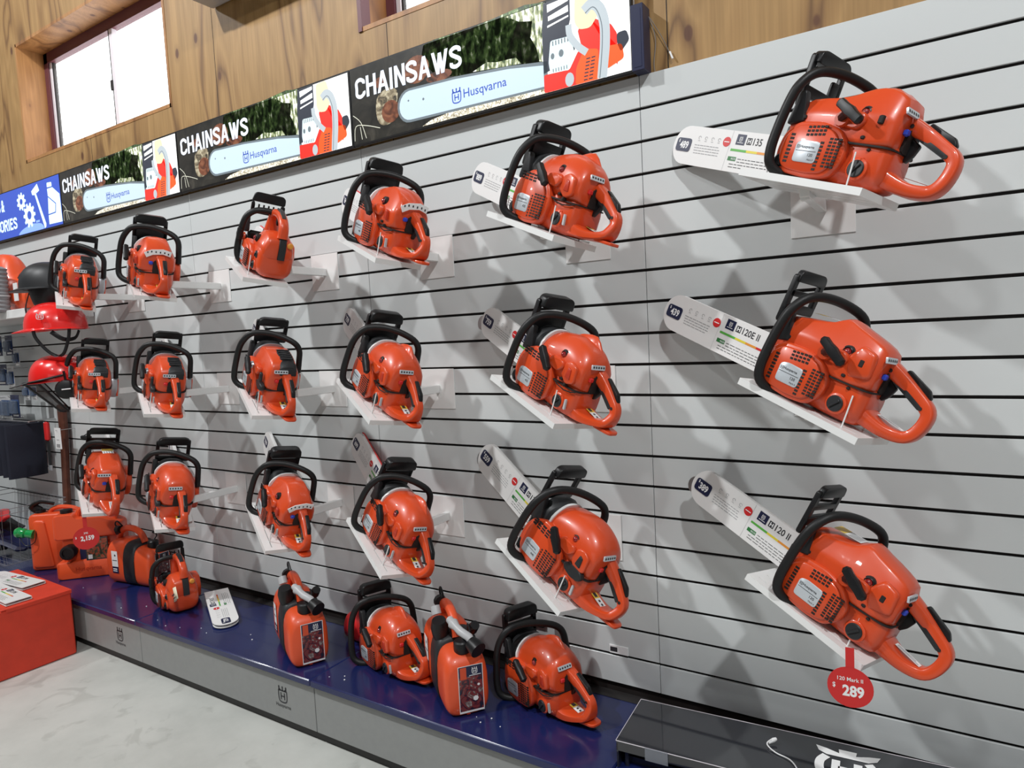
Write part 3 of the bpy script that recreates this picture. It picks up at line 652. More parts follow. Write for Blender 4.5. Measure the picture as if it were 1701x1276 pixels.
# ------------------------------------------------------------------ shelves on wall brackets
def RR(yaw, pitch, roll):
    cy, sy = math.cos(yaw), math.sin(yaw)
    F = Vector((-cy, sy, 0)); Lf = Vector((-sy, -cy, 0)); U = Vector((0, 0, 1))
    F2 = F * math.cos(pitch) + U * math.sin(pitch); U2 = -F * math.sin(pitch) + U * math.cos(pitch)
    L3 = Lf * math.cos(roll) + U2 * math.sin(roll); U3 = -Lf * math.sin(roll) + U2 * math.cos(roll)
    M = Matrix.Identity(4)
    for i in range(3): M[i][0] = F2[i]; M[i][1] = L3[i]; M[i][2] = U3[i]
    return M
SL, SW = .325, .17
PLX = {'r': .517, 'c': -.2, '3': -.84, '2': -1.455, '1': -2.20, '0': -2.96}
def make_shelf(pose, zrow, xpl):
    yaw, pitch, roll, x, y, z = pose
    M = Matrix.Translation((x, y, z)) @ RR(*[math.radians(a) for a in (yaw, pitch, roll)])
    # shelf frame: origin at the near rear top corner, +x up the slope, shelf covers y in [-SW,0]
    root = empty('display_shelf', mw=M)
    m = MB().mt('white_metal'); t = .017; g = .0035
    slots = [-.030, -.072, -.114]
    ys = [0] + [s + g * k for s in slots for k in (.5, -.5)] + [-SW]
    for i in range(0, len(ys), 2): m.box(0, SL, ys[i + 1], ys[i], -t, 0, b=0)
    for s in slots:
        for a, b_ in ((0, .018), (.135, .190), (.307, SL)): m.box(a, b_, s - g * .5, s + g * .5, -t, 0)
    m.build('tray', root, smooth=False)
    for (px, py, h, l) in ((.055, -.030, .075, .028), (.262, -.022, .055, .02), (.055, -.148, .075, .028)):
        p = MB().mt('white_metal'); p.tube([(px, py, -.002), (px + .004, py, h * .5), (px + l * .3, py, h)], .0019, 8); p.build('retaining_pin', root)
    W = M @ Vector((SL * .45, -SW * .55, -t)); wx = xpl; iM = M.inverted()
    # bracket: arm straight out of the wall, plate on the slatboards
    az = zrow
    m = MB(iM).mt('white_metal'); m.box(wx - .011, wx + .011, W.y - .02, -.003, az - .016, az + .016, b=.002)
    m.box(wx - .010, wx + .010, W.y - .012, W.y + .012, min(az, W.z) - .01, max(az, W.z) + .004, b=.001)
    m.build('support_arm', root, smooth=False)
    m = MB(iM).mt('white_metal'); m.box(wx - .082, wx + .082, -.0035, -.0004, az - .078, az + .078, b=.0008); m.build('wall_plate', root, smooth=False)
    return root, M
# ------------------------------------------------------------------ the setting
def st(mb, name, **k): return tag(mb.build(name, **k), kind='structure')
X0, X1 = -6.0, 3.6
m = MB().mt('concrete'); m.box(-6.6, 4.6, -8.2, .3, -.1, 0); st(m, 'floor', smooth=False)
# plywood wall with two openings
W1 = (-4.11, -2.50, 2.752, 3.47); W2 = (-1.174, .35, 2.752, 3.47)
m = MB().mt('plywood')
ya, yb = .014, .034
m.box(-6.6, 4.6, ya, yb, 0, 2.752); m.box(-6.6, 4.6, ya, yb, 3.47, 6.0)
for a, b in ((-6.6, W1[0]), (W1[1], W2[0]), (W2[1], 4.6)): m.box(a, b, ya, yb, 2.752, 3.47)
m.mt('slot')
for x in (-5.7, -4.5, -3.31, -2.12, .09, 1.29, 2.49): m.box(x - .0015, x + .0015, ya - .0006, ya + .002, 2.28, 2.752 if W1[0] < x < W1[1] else 5.9)
m.box(-1.035, -1.032, ya - .0006, ya + .002, 2.28, 2.752)
st(m, 'wall_upper', smooth=False)
def wmat(): pass
for i, (a, b, c, d) in enumerate((W1, W2)):
    m = MB().mt('plywood_pink')
    D = .20
    m.box(a - .006, a + .012, .012, D, c - .006, d + .006); m.box(b - .012, b + .006, .012, D, c - .006, d + .006)
    m.box(a, b, .012, D, c - .006, c + .012); m.box(a, b, .012, D, d - .012, d + .006)
    if i: m.mt('frame_maroon'); m.box(a - .004, a + .016, .008, .060, c - .006, d)
    m.mt('frame_maroon'); f = .045; y0, y1 = .165, .205
    m.box(a + .012, a + .012 + f, y0, y1, c, d); m.box(b - .012 - f, b - .012, y0, y1, c, d); m.box(a, b, y0, y1, c + .012, c + .03); m.box(a, b, y0, y1, d - .075, d - .012)
    m.mt('alu_white'); mx = (a + b) / 2 + .02
    m.box(a + .057, a + .085, .175, .20, c + .03, d - .07, b=.003); m.box(mx - .018, mx + .018, .165, .195, c + .03, d - .07, b=.003)
    m.mt('slot'); m.box(a + .085, a + .093, .18, .20, c + .03, d - .07); m.box(mx - .024, mx - .018, .165, .185, c + .03, d - .07); m.box(mx - .035, mx - .012, .158, .168, c + .30, c + .36, b=.003)
    m.mt('glass_clear'); m.box(a + .05, b - .05, .186, .190, c + .02, d - .06)
    st(m, 'window_%d' % (i + 1), smooth=False)
# slatboards, one row after another with black aluminium grooves
m = MB(); g = .0046
k0, k1 = -5, 3
for k in range(k0, k1):
    xa, xb = k * 1.2 + .0011, (k + 1) * 1.2 - .0011
    for i in range(20):
        zt = ZS - i * .1 - (g if i else 0); zb = ZS - (i + 1) * .1 + (g if i < 19 else -.0)
        m.mt('slat_laminate'); m.box(xa, xb, 0, .0085, zb, zt, b=.0007)
m.mt('slot'); m.box(k0 * 1.2, k1 * 1.2, .0125, .0138, ZS - 2.06, ZS - .01)
m.mt('plywood'); m.box(k0 * 1.2, k1 * 1.2, .0085, .0132, ZS - .012, ZS)
st(m, 'wall_back', smooth=False)
# other walls and ceiling of the shop (out of the frame, they bounce the light)
m = MB().mt('white_card')
mat('side_wall', (.30, .30, .31), .6)
st(MB().mt('side_wall').box(-6.7, -6.6, -8.2, .1, 0, 6), 'wall_left', smooth=False)
st(MB().mt('side_wall').box(4.6, 4.7, -8.2, .1, 0, 6), 'wall_right', smooth=False)
mat('back_wall', (.2, .2, .2), .6)
st(MB().mt('back_wall').box(-6.7, 4.7, -8.3, -8.2, 0, 6), 'wall_rear', smooth=False)
mat('ceiling_grey', (.25, .26, .28), .6)
st(MB().mt('ceiling_grey').box(-6.7, 4.7, -8.3, .3, 6, 6.1), 'ceiling', smooth=False)

# display platform
pl = empty('display_platform', (0, 0, 0)); tag(pl, 'long low display platform with a glossy blue top and grey drawer fronts', 'platform')
for k in range(-5, 3):
    m = MB().mt('platform_blue'); m.box(k * 1.2 + .0012, (k + 1) * 1.2 - .0012, -.452, -.004, PT - .028, PT, b=.004); m.build('platform_top', pl)
    d = MB().mt('drawer_grey'); d.box(k * 1.2 + .0018, (k + 1) * 1.2 - .0018, -.434, -.416, .048, PT - .030, b=.0012); dd = d.build('drawer_front', pl, smooth=False)
    if k in (-5, -4, -3, -2, -1, 0):
        e = MB().mt('ink'); M = frameM(((k + 1) * 1.2 - .185, -.4344, .150), (1, 0, 0), (0, 0, 1)); crest(e, 0, 0, .066, .0004, M); e.text('Husqvarna', 0, -.058, .019, .0004, M, center=True, bold=.008); e.build('crest_print', dd, smooth=False)
m = MB().mt('kick_black'); m.box(-6, 3.6, -.408, -.39, 0, .05); m.box(-6, 3.6, -.42, -.02, .046, .05); m.build('kickboard', pl, smooth=False)
m = MB().mt('kick_black'); m.box(-6, 3.6, -.05, -.002, PT, PT + .0015); m.mt('silver')
for x in (-.035, .035, -1.235, -1.165, 1.165): m.lathe([(.005, 0), (.005, .002), (.001, .003)], (x, -.018, PT + .001), 'z', 8)
m.build('rear_channel', pl)

# ------------------------------------------------------------------ signs
def sign_box(name, k, label):
    r = empty(name, (k * 1.2, -.02, ZS)); tag(r, label, 'sign')
    m = MB().mt('black'); m.box(.002, 1.198, -.018, -.002, .001, .302, b=.001); m.mt('grey_light'); m.box(.01, 1.19, -.002, .030, .012, .29); m.build('sign_box', r, smooth=False); return r
SIGNM = frameM((0, -.0190, 0), (1, 0, 0), (0, 0, 1))
def art_saws():
    m = MB(); M = SIGNM; z = .0002
    m.mt('art_dark'); m.rect(.006, .006, 1.194, .296, 0, M)
    m.mt('art_forest'); m.flat(cr([(.385, .294), (.60, .295), (.905, .295), (.90, .10), (.72, .13), (.54, .148), (.42, .19)], 3, True), M)
    m2 = M @ Matrix.Translation((0, 0, z))
    m.mt('art_sky'); m.flat([(.74, .294), (.90, .294), (.893, .108), (.87, .115), (.862, .16), (.84, .20), (.85, .25), (.80, .262), (.77, .28)], m2); m.flat([(.60, .147), (.74, .132), (.80, .126), (.78, .150), (.70, .155), (.66, .165)], m2)
    m.mt('art_white'); m.flat([(.905, .293), (1.192, .293), (1.192, .008), (.88, .008), (.89, .10)], m2)
    m.mt('art_bark'); m.flat(rpoly([(.13, .10), (.14, .17), (.21, .19), (.255, .165), (.22, .05), (.15, .05)], .03, 3), m2)
    m.mt('art_log'); m.disc(.208, .096, .046, z * 2, M, 18, .042); m.disc(.345, .218, .062, z * 2, M, 18, .050); m.disc(.16, .215, .03, z * 2, M, 12, .02); m.disc(.45, .17, .06, z * 2, M, 14, .02)
    m.mt('art_chips'); m.flat([(.36, .008), (.40, .022), (.50, .034), (.62, .032), (.70, .046), (.80, .036), (.885, .055), (.96, .024), (1.0, .008)], M @ Matrix.Translation((0, 0, z * 3)))
    # guide bar
    m.mt('art_pipe_dark'); bar = [(.90, .022)] + [(.302 + .058 * math.cos(a) * 1.0, .097 + .062 * math.sin(a)) for a in [-PI / 2 - k * PI / 10 for k in range(11)]] + [(.52, .150), (.75, .130), (.90, .108)]
    m.flat([(x, y_ if x > .5 else y_) for x, y_ in bar], M @ Matrix.Translation((0, 0, z * 4)))
    m.mt('art_bar'); bar2 = [(.885, .030), (.56, .038)] + [(.306 + .052 * math.cos(a), .097 + .053 * math.sin(a)) for a in [-PI / 2 - k * PI / 10 for k in range(11)]] + [(.52, .141), (.75, .120), (.885, .098)]
    m.flat(bar2, M @ Matrix.Translation((0, 0, z * 5)))
    m.mt('art_pipe_dark'); m.disc(.300, .115, .004, z * 6, M, 8); m.disc(.372, .105, .005, z * 6, M, 8)
    m.mt('art_logo'); crest(m, .525, .083, .052, z * 6, M); m.text('Husqvarna', .556, .058, .040, z * 6, M, bold=.006)
    m.mt('art_text'); m.caps('CHAINSAWS', .032, .176, .080, z * 7, M)
    # pictured saw
    T = lambda i: M @ Matrix.Translation((0, 0, z * i))
    m.mt('art_black'); m.flat([(.895, .293), (.992, .293), (.99, .215), (.978, .18), (1.003, .12), (.97, .09), (.885, .07), (.885, .205)], T(4)); m.mt('art_white'); m.flat([(.908, .26), (.985, .275), (.985, .288), (.908, .284)], T(5)); m.flat([(.910, .232), (.984, .242), (.984, .262), (.910, .246)], T(5)); m.flat([(.906, .212), (.984, .226), (.984, .231), (.906, .218)], T(5))
    m.mt('art_cyl'); m.flat(rpoly([(.905, .10), (.915, .168), (.990, .165), (1.000, .112), (.972, .06), (.910, .07)], .008, 3), T(6)); m.mt('art_pipe_dark')
    for i in range(6): m.rect(.922 + i * .011, .150, .926 + i * .011, .165, z * 7, M); m.rect(.920 + i * .010, .066, .923 + i * .010, .078, z * 7, M)
    m.disc(.921, .118, .007, z * 7, M, 10, .010); m.disc(.953, .120, .009, z * 7, M, 12, .012)
    m.mt('art_red'); m.flat(rpoly([(.885, .012), (.886, .066), (.965, .062), (.98, .06), (1.015, .112), (1.05, .095), (1.05, .008), (.89, .008)], .008, 3), T(8)); m.flat(rpoly([(1.015, .175), (1.06, .205), (1.09, .185), (1.13, .163), (1.150, .128), (1.145, .03), (1.16, .085), (1.10, .03), (1.04, .06)], .008, 3), T(8))
    m.mt('art_orange'); m.flat(rpoly([(1.000, .008), (1.005, .06), (1.035, .112), (1.085, .10), (1.085, .008)], .01, 3), T(9)); m.flat(rpoly([(1.11, .03), (1.115, .10), (1.165, .095), (1.170, .05)], .01, 3), T(9)); m.mt('art_black')
    for i in range(7):
        for j in range(2): m.rect(1.030 + j * .018 + i * .002, .014 + i * .0105, 1.044 + j * .018 + i * .002, .018 + i * .0105, z * 10, M)
    m.flat(rpoly([(1.148, .130), (1.180, .132), (1.190, .10), (1.160, .07), (1.148, .10)], .01, 3), T(9)); m.mt('art_pipe'); m.disc(.98, .030, .016, z * 10, M, 14, .022)
    m.mt('art_glove'); m.flat(rpoly([(1.005, .20), (1.01, .29), (1.07, .292), (1.095, .21), (1.06, .17), (1.02, .175)], .012, 3), T(10))
    m.mt('art_pipe')
    m.stroke([(p[0], p[1]) for p in cr([(1.040, .226), (1.066, .240), (1.092, .222), (1.108, .175), (1.108, .11), (1.100, .05), (1.094, .008)], 5)], .034, z * 11, M)
    m.stroke([(p[0], p[1]) for p in cr([(.984, .200), (.988, .165), (1.015, .125), (1.045, .098)], 4)], .022, z * 12, M); m.mt('art_pipe_dark'); m.stroke([(p[0], p[1]) for p in cr([(1.044, .218), (1.070, .230), (1.088, .210), (1.100, .165), (1.099, .11), (1.092, .05), (1.086, .008)], 5)], .003, z * 12, M)
    m.mt('art_line'); 
    for P in ([(.010, .120), (.05, .085), (.075, .02)], [(.012, .02), (.022, .075), (.08, .068), (.15, .045)], [(.045, .07), (.052, .02)]): m.stroke([(p[0], p[1]) for p in cr([(a, b) for a, b in P], 4)], .0028, z * 8, M)
    return m
s3 = sign_box('shop_sign', -1, 'chainsaws banner sign at the right end of the sign row, beside the blue post')
a3 = art_saws().build('printed_panel', s3, smooth=False)
for k, lab in ((-2, 'chainsaws banner sign in the middle of the sign row, below the plywood between the windows'), (-3, 'chainsaws banner sign directly right of the blue accessories sign')):
    s = copy_tree(s3); s.location.x = k * 1.2; s['label'] = lab
for o in C.objects:
    if o.get('category') == 'sign': o['group'] = 'chainsaws banner signs above the slatboards'
s4 = sign_box('shop_sign', -4, 'blue accessories sign with white gears, axe and oil bottle pictures')
m = MB(); M = SIGNM; z = .0004
m.mt('art_blue'); m.rect(.006, .006, 1.194, .296, 0, M)
m.mt('art_paleblue'); m.flat(rpoly([(.60, .008), (.66, .035), (.80, .058), (.93, .046), (.97, .008)], .03, 4), M @ Matrix.Translation((0, 0, z))); m.rect(.86, .055, .91, .068, z * 1.5, M)
def gear(cx, cy, rx, ry, n, hole):
    m.mt('art_cyan'); P = []
    for k in range(n):
        for d, q in ((-.34, .80), (-.18, 1.06), (.18, 1.06), (.34, .80)):
            a = 2 * PI * (k + d) / n; P.append((cx + rx * q * math.cos(a), cy + ry * q * math.sin(a)))
    m.flat(P, M @ Matrix.Translation((0, 0, z * 2))); m.mt('art_blue'); m.disc(cx, cy, rx * hole, z * 3, M, 16, ry * hole)
gear(.690, .208, .058, .053, 9, .34); gear(.782, .112, .076, .072, 10, .36)
m.mt('art_cyan'); T = M @ Matrix.Translation((0, 0, z * 2))
m.flat([(.836, .250), (.919, .284), (.940, .240), (.900, .228), (.893, .238), (.868, .222), (.845, .226)], T); m.flat([(.872, .232), (.892, .236), (.990, .034), (.986, .016), (.966, .008), (.962, .022)], T)
m.flat(rpoly([(1.040, .242), (1.042, .270), (1.100, .266), (1.100, .240)], .006, 2), T); m.flat([(1.040, .234), (1.106, .234), (1.186, .183), (1.192, .021), (1.029, .024), (1.029, .078), (1.121, .081), (1.133, .137), (1.042, .191)], T); m.flat([(1.042, .184), (1.125, .134), (1.114, .088), (1.03, .085)], T)
m.caps('PARTS', .10, .178, .074, z * 2, M); m.text('&', .402, .178, .078, z * 2, M, bold=.03, sx=.65); m.caps('ACCESSORIES', .012, .052, .074, z * 2, M)
m.build('printed_panel', s4, smooth=False)
m = MB(); m.mt('navy'); m.box(-.004, .036, -.045, .012, ZS, ZS + .195, b=.001); m.box(.004, .028, -.046, -.044, ZS + .01, ZS + .18)
tag(m.build('mounting_post', smooth=False), 'short dark blue metal post at the right end of the sign row', 'bracket')
m = MB(); m.mt('grey_plastic'); pts = cr([(.036, .006, ZS + .17), (.055, .006, ZS + .10), (.048, .006, ZS + .03), (.05, .008, ZS + .002)], 5); m.tube(pts, .0011, 6); m.tube(cr([(.040, .006, ZS + .165), (.075, .006, ZS + .10), (.098, .010, ZS + .045)], 4), .0009, 6)
m.mt('white_plastic'); m.tube([(.098, .008, ZS + .05), (.108, .004, ZS + .026)], .003, 6)
tag(m.build('sign_cable'), 'thin cable dangling over the plywood right of the blue post', 'cable')
# air conditioner high on the plywood
ac = empty('air_conditioner', (-2.09, 0, 3.10)); tag(ac, 'grey wall unit high on the plywood between the windows', 'air conditioner')
m = MB(); m.mt('grey_light'); m.prism(rpoly([(-.175, .03), (-.15, 0), (-.02, .0), (.012, .0), (.012, .3), (-.175, .3)], .02, 3), 0, .85, 'x', b=.006); m.build('casing', ac)
m = MB(); m.mt('grey_plastic'); m.box(.06, .79, -.15, -.08, -.002, .004, b=.001); m.build('outlet_louvre', ac)

# price disc hanging from the bottom right shelf etc. are built with the stock

# ------------------------------------------------------------------ camera, world, lights
cam = bpy.data.cameras.new('camera'); co = bpy.data.objects.new('camera', cam); C.objects.link(co); bpy.context.scene.camera = co
cam.sensor_fit = 'HORIZONTAL'; cam.sensor_width = 36; cam.lens = 1120.455 / 1701 * 36; cam.clip_start = .02
co.location = (.7935, -2.0622, -.7818 + ZS); co.rotation_euler = (1.4971, .0504, .5657)
w = bpy.data.worlds.new('world'); bpy.context.scene.world = w; w.use_nodes = True
bg = w.node_tree.nodes['Background']; bg.inputs[0].default_value = (.95, .98, 1, 1); bg.inputs[1].default_value = 3.5
def area(name, loc, size, power, col=(1, .97, .93), rot=(0, 0, 0)):
    l = bpy.data.lights.new(name, 'AREA'); l.shape = 'RECTANGLE' if isinstance(size, tuple) else 'DISK'
    if isinstance(size, tuple): l.size, l.size_y = size
    else: l.size = size
    l.energy = power; l.color = col; o = bpy.data.objects.new(name, l); C.objects.link(o); o.location = loc; o.rotation_euler = rot; return o
def aim(o, t): d = Vector(t) - o.location; o.rotation_euler = d.to_track_quat('-Z', 'Y').to_euler()
LC = (.975, .995, 1)
aim(area('bay_or_fill_lamp', (-3.0, -3.0, 5.3), .20, 165, LC), (-1.5, 0, .8))
aim(area('bay_or_fill_lamp', (2.4, -3.0, 5.3), .20, 138, LC), (.5, 0, .8))
aim(area('bay_or_fill_lamp', (-.2, -4.6, 5.4), .3, 36, LC), (0, 0, .8))  # added fill to lift the shadows, not one of the shop's lamps
aim(area('bay_or_fill_lamp', (-5.6, -2.6, 5.3), .3, 52, LC), (-4, 0, .8))
aim(area('added_fill_panel', (1.5, -8.0, 2.2), (5.5, 3.4), 42, (.90, .98, 1)), (-.5, 0, 1.4))  # added soft fill panel to lift the shadows, no actual doorway
vs = bpy.context.scene.view_settings; vs.view_transform = 'Standard'; vs.look = 'None'; vs.exposure = 0; vs.gamma = 1; vs.use_curve_mapping = False
# ------------------------------------------------------------------ stock on the shelves
ROW = {'t': 1.815, 'm': 1.310, 'b': .805}
POSE = {  # yaw, pitch, roll, near rear corner (from the photo)
 'tr': (23.5, 20.0, 7.8, .652, -.42, -.509), 'mr': (22, 23.0, 8.5, .637, -.42, -1.048), 'br': (21, 24.5, 10, .643, -.42, -1.565),
 'tc': (20.5, 21.3, 8.6, -.095, -.425, -.519), 'mc': (20.8, 24.3, 7.6, -.123, -.420, -1.038), 'bc': (18.3, 29.1, 12, -.135, -.415, -1.586),
 't3': (21.7, 20.9, 7.1, -.757, -.421, -.512), 'm3': (23.4, 24.7, 8.8, -.84, -.412, -1.048), 'b3': (22.2, 27.4, 12, -.845, -.40, -1.593),
 't2': (24.8, 21.1, 9.1, -1.433, -.429, -.515), 'm2': (25.0, 24.2, 6.8, -1.442, -.431, -1.043), 'b2': (24.2, 25.1, 8.0, -1.443, -.419, -1.579),
 't1': (25.1, 17.8, 6.5, -2.199, -.425, -.526), 'm1': (24.6, 20.7, 7.0, -2.205, -.428, -1.053), 'b1': (25.3, 16.6, 8.0, -2.230, -.412, -1.587),
 't0': (23.9, 20.9, 8.0, -2.930, -.418, -.523), 'm0': (23.2, 15.5, 6.5, -2.870, -.423, -1.042), 'b0': (21.7, 16.7, 8.0, -2.887, -.413, -1.582)}
COLN = {'r': 'right-hand', 'c': 'second from the right', '3': 'third from the right', '2': 'fourth from the right', '1': 'fifth from the right', '0': 'leftmost'}
ROWN = {'t': 'top row', 'm': 'middle row', 'b': 'bottom row'}
# kind, price, model, dx, dy, dz, extra yaw (degrees), red edge, label
ITEM = {
 'tr': ('home_round', '489', '135', 0, 0, 0, 0, 0, 'orange chainsaw with white hexagonal badge, top right, sleeve priced $489'),
 'mr': ('home', '439', '120E II', 0, 0, 0, 0, 0, 'orange chainsaw with rounded white badge, right of the middle row, sleeve priced $439'),
 'br': ('home', '389', '120 II', -.032, 0, 0, 0, 0, 'orange chainsaw above the red $289 disc, sleeve priced $389'),
 'tc': ('mid', '889', '445', 0, 0, 0, 0, 0, 'orange chainsaw in the top row below the right chainsaws sign, grey badge'),
 'mc': ('mid', '759', '440', 0, 0, 0, 0, 0, 'orange chainsaw with silver badge, second from the right in the middle row'),
 'bc': ('mid_dome', '559', '135', -.016, 0, 0, 0, 0, 'orange chainsaw with white pictogram tag, second from the right in the bottom row'),
 't3': ('mid_label', '849', '550', 0, 0, 0, 0, 1, 'orange chainsaw in the top row with a wide white label across its rear edge'),
 'm3': ('mid', '739', '435', 0, 0, 0, 0, 0, 'orange chainsaw of the middle row, third from the right, round-nosed hood'),
 'b3': ('mid', '699', '440', 0, 0, 0, 0, 1, 'orange chainsaw of the bottom row on a shelf above the floor-display chainsaws, red-edged sleeve'),
 't2': ('top_handle', '729', 'T435', .0, 0, 0, 0, 1, 'compact top-handle chainsaw with its handle over the body, top row'),
 'm2': ('pro', '1299', '562', 0, 0, 0, 0, 0, 'orange chainsaw with large dark filter lid, fourth from the right, middle row'),
 'b2': ('mid_label', '799', '550', 0, 0, 0, 0, 0, 'orange chainsaw of the bottom row with a white rounded pictogram sticker on its back'),
 't1': ('mid_label', '949', '545', 0, 0, 0, 0, 0, 'orange chainsaw of the top row below the chainsaws sign nearest the window'),
 'm1': ('pro', '1499', '565', 0, 0, 0, 0, 0, 'orange chainsaw with dark filter lid and white sleeve tip sticking up behind'),
 'b1': ('mid_dome', '899', '450', 0, 0, 0, 0, 0, 'orange chainsaw of the bottom row standing above the platform top-handle saw'),
 't0': ('pro', '1899', '572', 0, 0, 0, 0, 0, 'orange chainsaw with dark filter lid at the top left beside the black helmet'),
 'm0': ('pro', '1699', '372', 0, 0, 0, 0, 0, 'orange chainsaw with dark filter lid in the middle row beside the visor helmet'),
 'b0': ('home', '2159', '395', 0, -.02, 0, 0, 0, 'large orange chainsaw above the big fuel cans, behind the red $2,159 disc')}
OFF = {'home': (0, -.006), 'x': (-.008, -.026), 'pro': (-.008, -.016)}
OFK = {'tr': (-.033, -.024), 'tc': (-.028, -.024), 'mc': (-.028, -.024), 'bc': (-.012, -.026), 't1': (-.005, .004), 'b1': (-.003, .004)}
SLV = {'bc': (-.045, 0, 0, 3), 'mc': (-.062, 0, 0, 3), 'tc': (-.028, 0, 0, 4), 'm3': (.006, 0, 0, 6.5), 'b3': (0, 0, 0, 6), 'tr': (.012, 0, 0, 0), 'br': (-.052, 0, .006, 1), 'mr': (0, 0, 0, 0)}
PROTO = {}
def saw_of(kind):
    if kind not in PROTO: PROTO[kind] = make_saw(kind); return PROTO[kind]
    return copy_tree(PROTO[kind])
for key, ps in POSE.items():
    kind, price, model, dx, dy, dz, dyaw, red, lab = ITEM[key]
    row, col = key
    pose = (ps[0], ps[1], ps[2], ps[3], ps[4], ps[5] + ZS)
    sh, M = make_shelf(pose, ROW[row], PLX[col] + {'m3': -.03, 'b3': -.02}.get(key, 0))
    place = {'r': 'right-hand', 'c': 'second from the right', '3': 'third from the right', '2': 'fourth from the right', '1': 'fifth from the right', '0': 'leftmost'}[col]
    tag(sh, 'white slotted tilted shelf, %s in the %s' % (place, ROWN[row]), 'shelf', 'white shelves on the slatboards')
    sc = {'t1': 1.07, 't0': 1.04, 'b0': 1.14, 'b1': 1.09, 'bc': 1.05}.get(key, 1); ddx, ddy = OFK.get(key, OFF[kind if kind in OFF else 'x'])
    S = M @ Matrix.Translation((.10 + dx + ddx, -.085 + dy + ddy, .0005 + dz)) @ Matrix.Rotation(math.radians(dyaw), 4, 'Z') @ Matrix.Scale(sc, 4)
    s = saw_of(kind); s.matrix_world = S; tag(s, lab, 'chainsaw', 'orange chainsaws on the wall')
    mid_ = kind != 'home'
    if kind == 'top_handle': MS = S @ Matrix.Translation((-.16, 0, 0))
    else: sv = SLV.get(key, (-.016, 0, 0, 4.5)); MS = S @ Matrix.Translation(sv[:3]) @ Matrix.Translation((.2, 0, .06)) @ Matrix.Rotation(math.radians(-sv[3]), 4, 'Y') @ Matrix.Translation((-.2, 0, -.06))
    sl = make_sleeve(price, model, red=bool(red)); sl.matrix_world = MS
    tag(sl, ('red-edged ' if red else '') + 'white card bar sleeve on the chainsaw %s, %s' % (place, ROWN[row]), 'price sleeve', 'card sleeves on the guide bars')

# the two chainsaws standing on the platform
def stand(kind, x, y, deg, lab, z=PT + .001, roll=0):
    s = saw_of(kind); a = math.radians(deg)
    s.matrix_world = Matrix.Translation((x, y, z)) @ Matrix.Rotation(a, 4, 'Z') @ Matrix.Rotation(math.radians(roll), 4, 'X'); tag(s, lab, 'chainsaw', 'orange chainsaws on the platform'); return s
stand('mid', -.93, -.245, 158, 'orange chainsaw standing on the blue platform between the two fuel cans')
stand('mid', -.285, -.20, 156, 'orange chainsaw standing on the blue platform right of the fuel can, beside the dark tray')
PS = stand('top_handle', -2.34, -.26, 160, 'small top-handle chainsaw on the platform with a cream tag tied on')
for ch in list(PS.children):
    if ch.name.startswith('guide_bar'): bpy.data.objects.remove(ch)
sl = make_sleeve('729', 'T435', L=.42)
sl.matrix_world = Matrix.Translation((-2.19, -.155, PT + .032)) @ Matrix.Rotation(math.radians(-28), 4, 'Z') @ Matrix.Rotation(math.radians(3.5), 4, 'Y') @ Matrix.Rotation(math.radians(90), 4, 'X') @ Matrix.Translation((-.32, .052, -.059)) @ Matrix.Identity(4)
tag(sl, 'loose white card bar sleeve lying on the blue platform', 'price sleeve')
m = MB(); M = frameM((-2.235, -.345, PT + .115), (.86, -.35, .42), (-.42, .1, .86)); m.mt('paper_cream'); m.add([(x, y, .006 * math.sin(x * 60)) for y in (-.028, .028) for x in [i * .012 - .06 for i in range(11)]], [(i, i + 1, i + 12, i + 11) for i in range(10)], M)
m.mt('ink'); m.rect(-.02, -.004, .04, .002, .008, M); m.rect(-.01, -.02, .05, -.015, .008, M)
o = m.build('paper_tag'); mod = o.modifiers.new('s', 'SOLIDIFY'); mod.thickness = .0006; tag(o, 'cream paper tag tied to the small platform chainsaw', 'tag')

# price discs
def disc(name, c, r, lines, lab, yaw, tilt=0, stem=.045):
    M = Matrix.Translation(c) @ Matrix.Rotation(math.radians(yaw), 4, 'Z') @ Matrix.Rotation(math.radians(tilt), 4, 'X') @ frameM((0, 0, 0), (1, 0, 0), (0, 0, 1))
    m = MB(M).mt('tag_red'); n = 32
    m.prism([(r * math.cos(2 * PI * k / n), r * math.sin(2 * PI * k / n)) for k in range(n)], -.0006, .0006, 'z')
    m.mt('red'); m.stroke([((r - .001) * math.cos(2 * PI * k / n), (r - .001) * math.sin(2 * PI * k / n)) for k in range(n + 1)], .0012, .0008, None)
    m.mt('tag_red')
    if stem: m.prism([(-.009, r * .96), (.009, r * .96), (.009, r + stem), (-.009, r + stem)], -.0006, .0006, 'z')
    m.mt('print_white')
    for t, x, y, h, b, sx in lines: m.text(t, x, y, h, .0009, None, bold=b, sx=sx, center=True)
    return tag(m.build('price_disc', smooth=False), lab, 'price tag')
disc('price_disc', (.617, -.440, .678), .047, [('120 Mark II', 0, .014, .009, .01, .95), ('$', -.033, -.006, .013, .02, .8), ('289', .006, -.022, .027, .035, .85)], 'round red $289 price disc hanging from the bottom right shelf', 4)
disc('price_disc', (-2.90, -.40, .578), .058, [('395', 0, .022, .010, .01, .95), ('$', -.044, .002, .013, .02, .8), ('2,159', .005, -.016, .029, .045, .85)], 'round red $2,159 price disc in front of the big fuel can', 62, stem=.06)

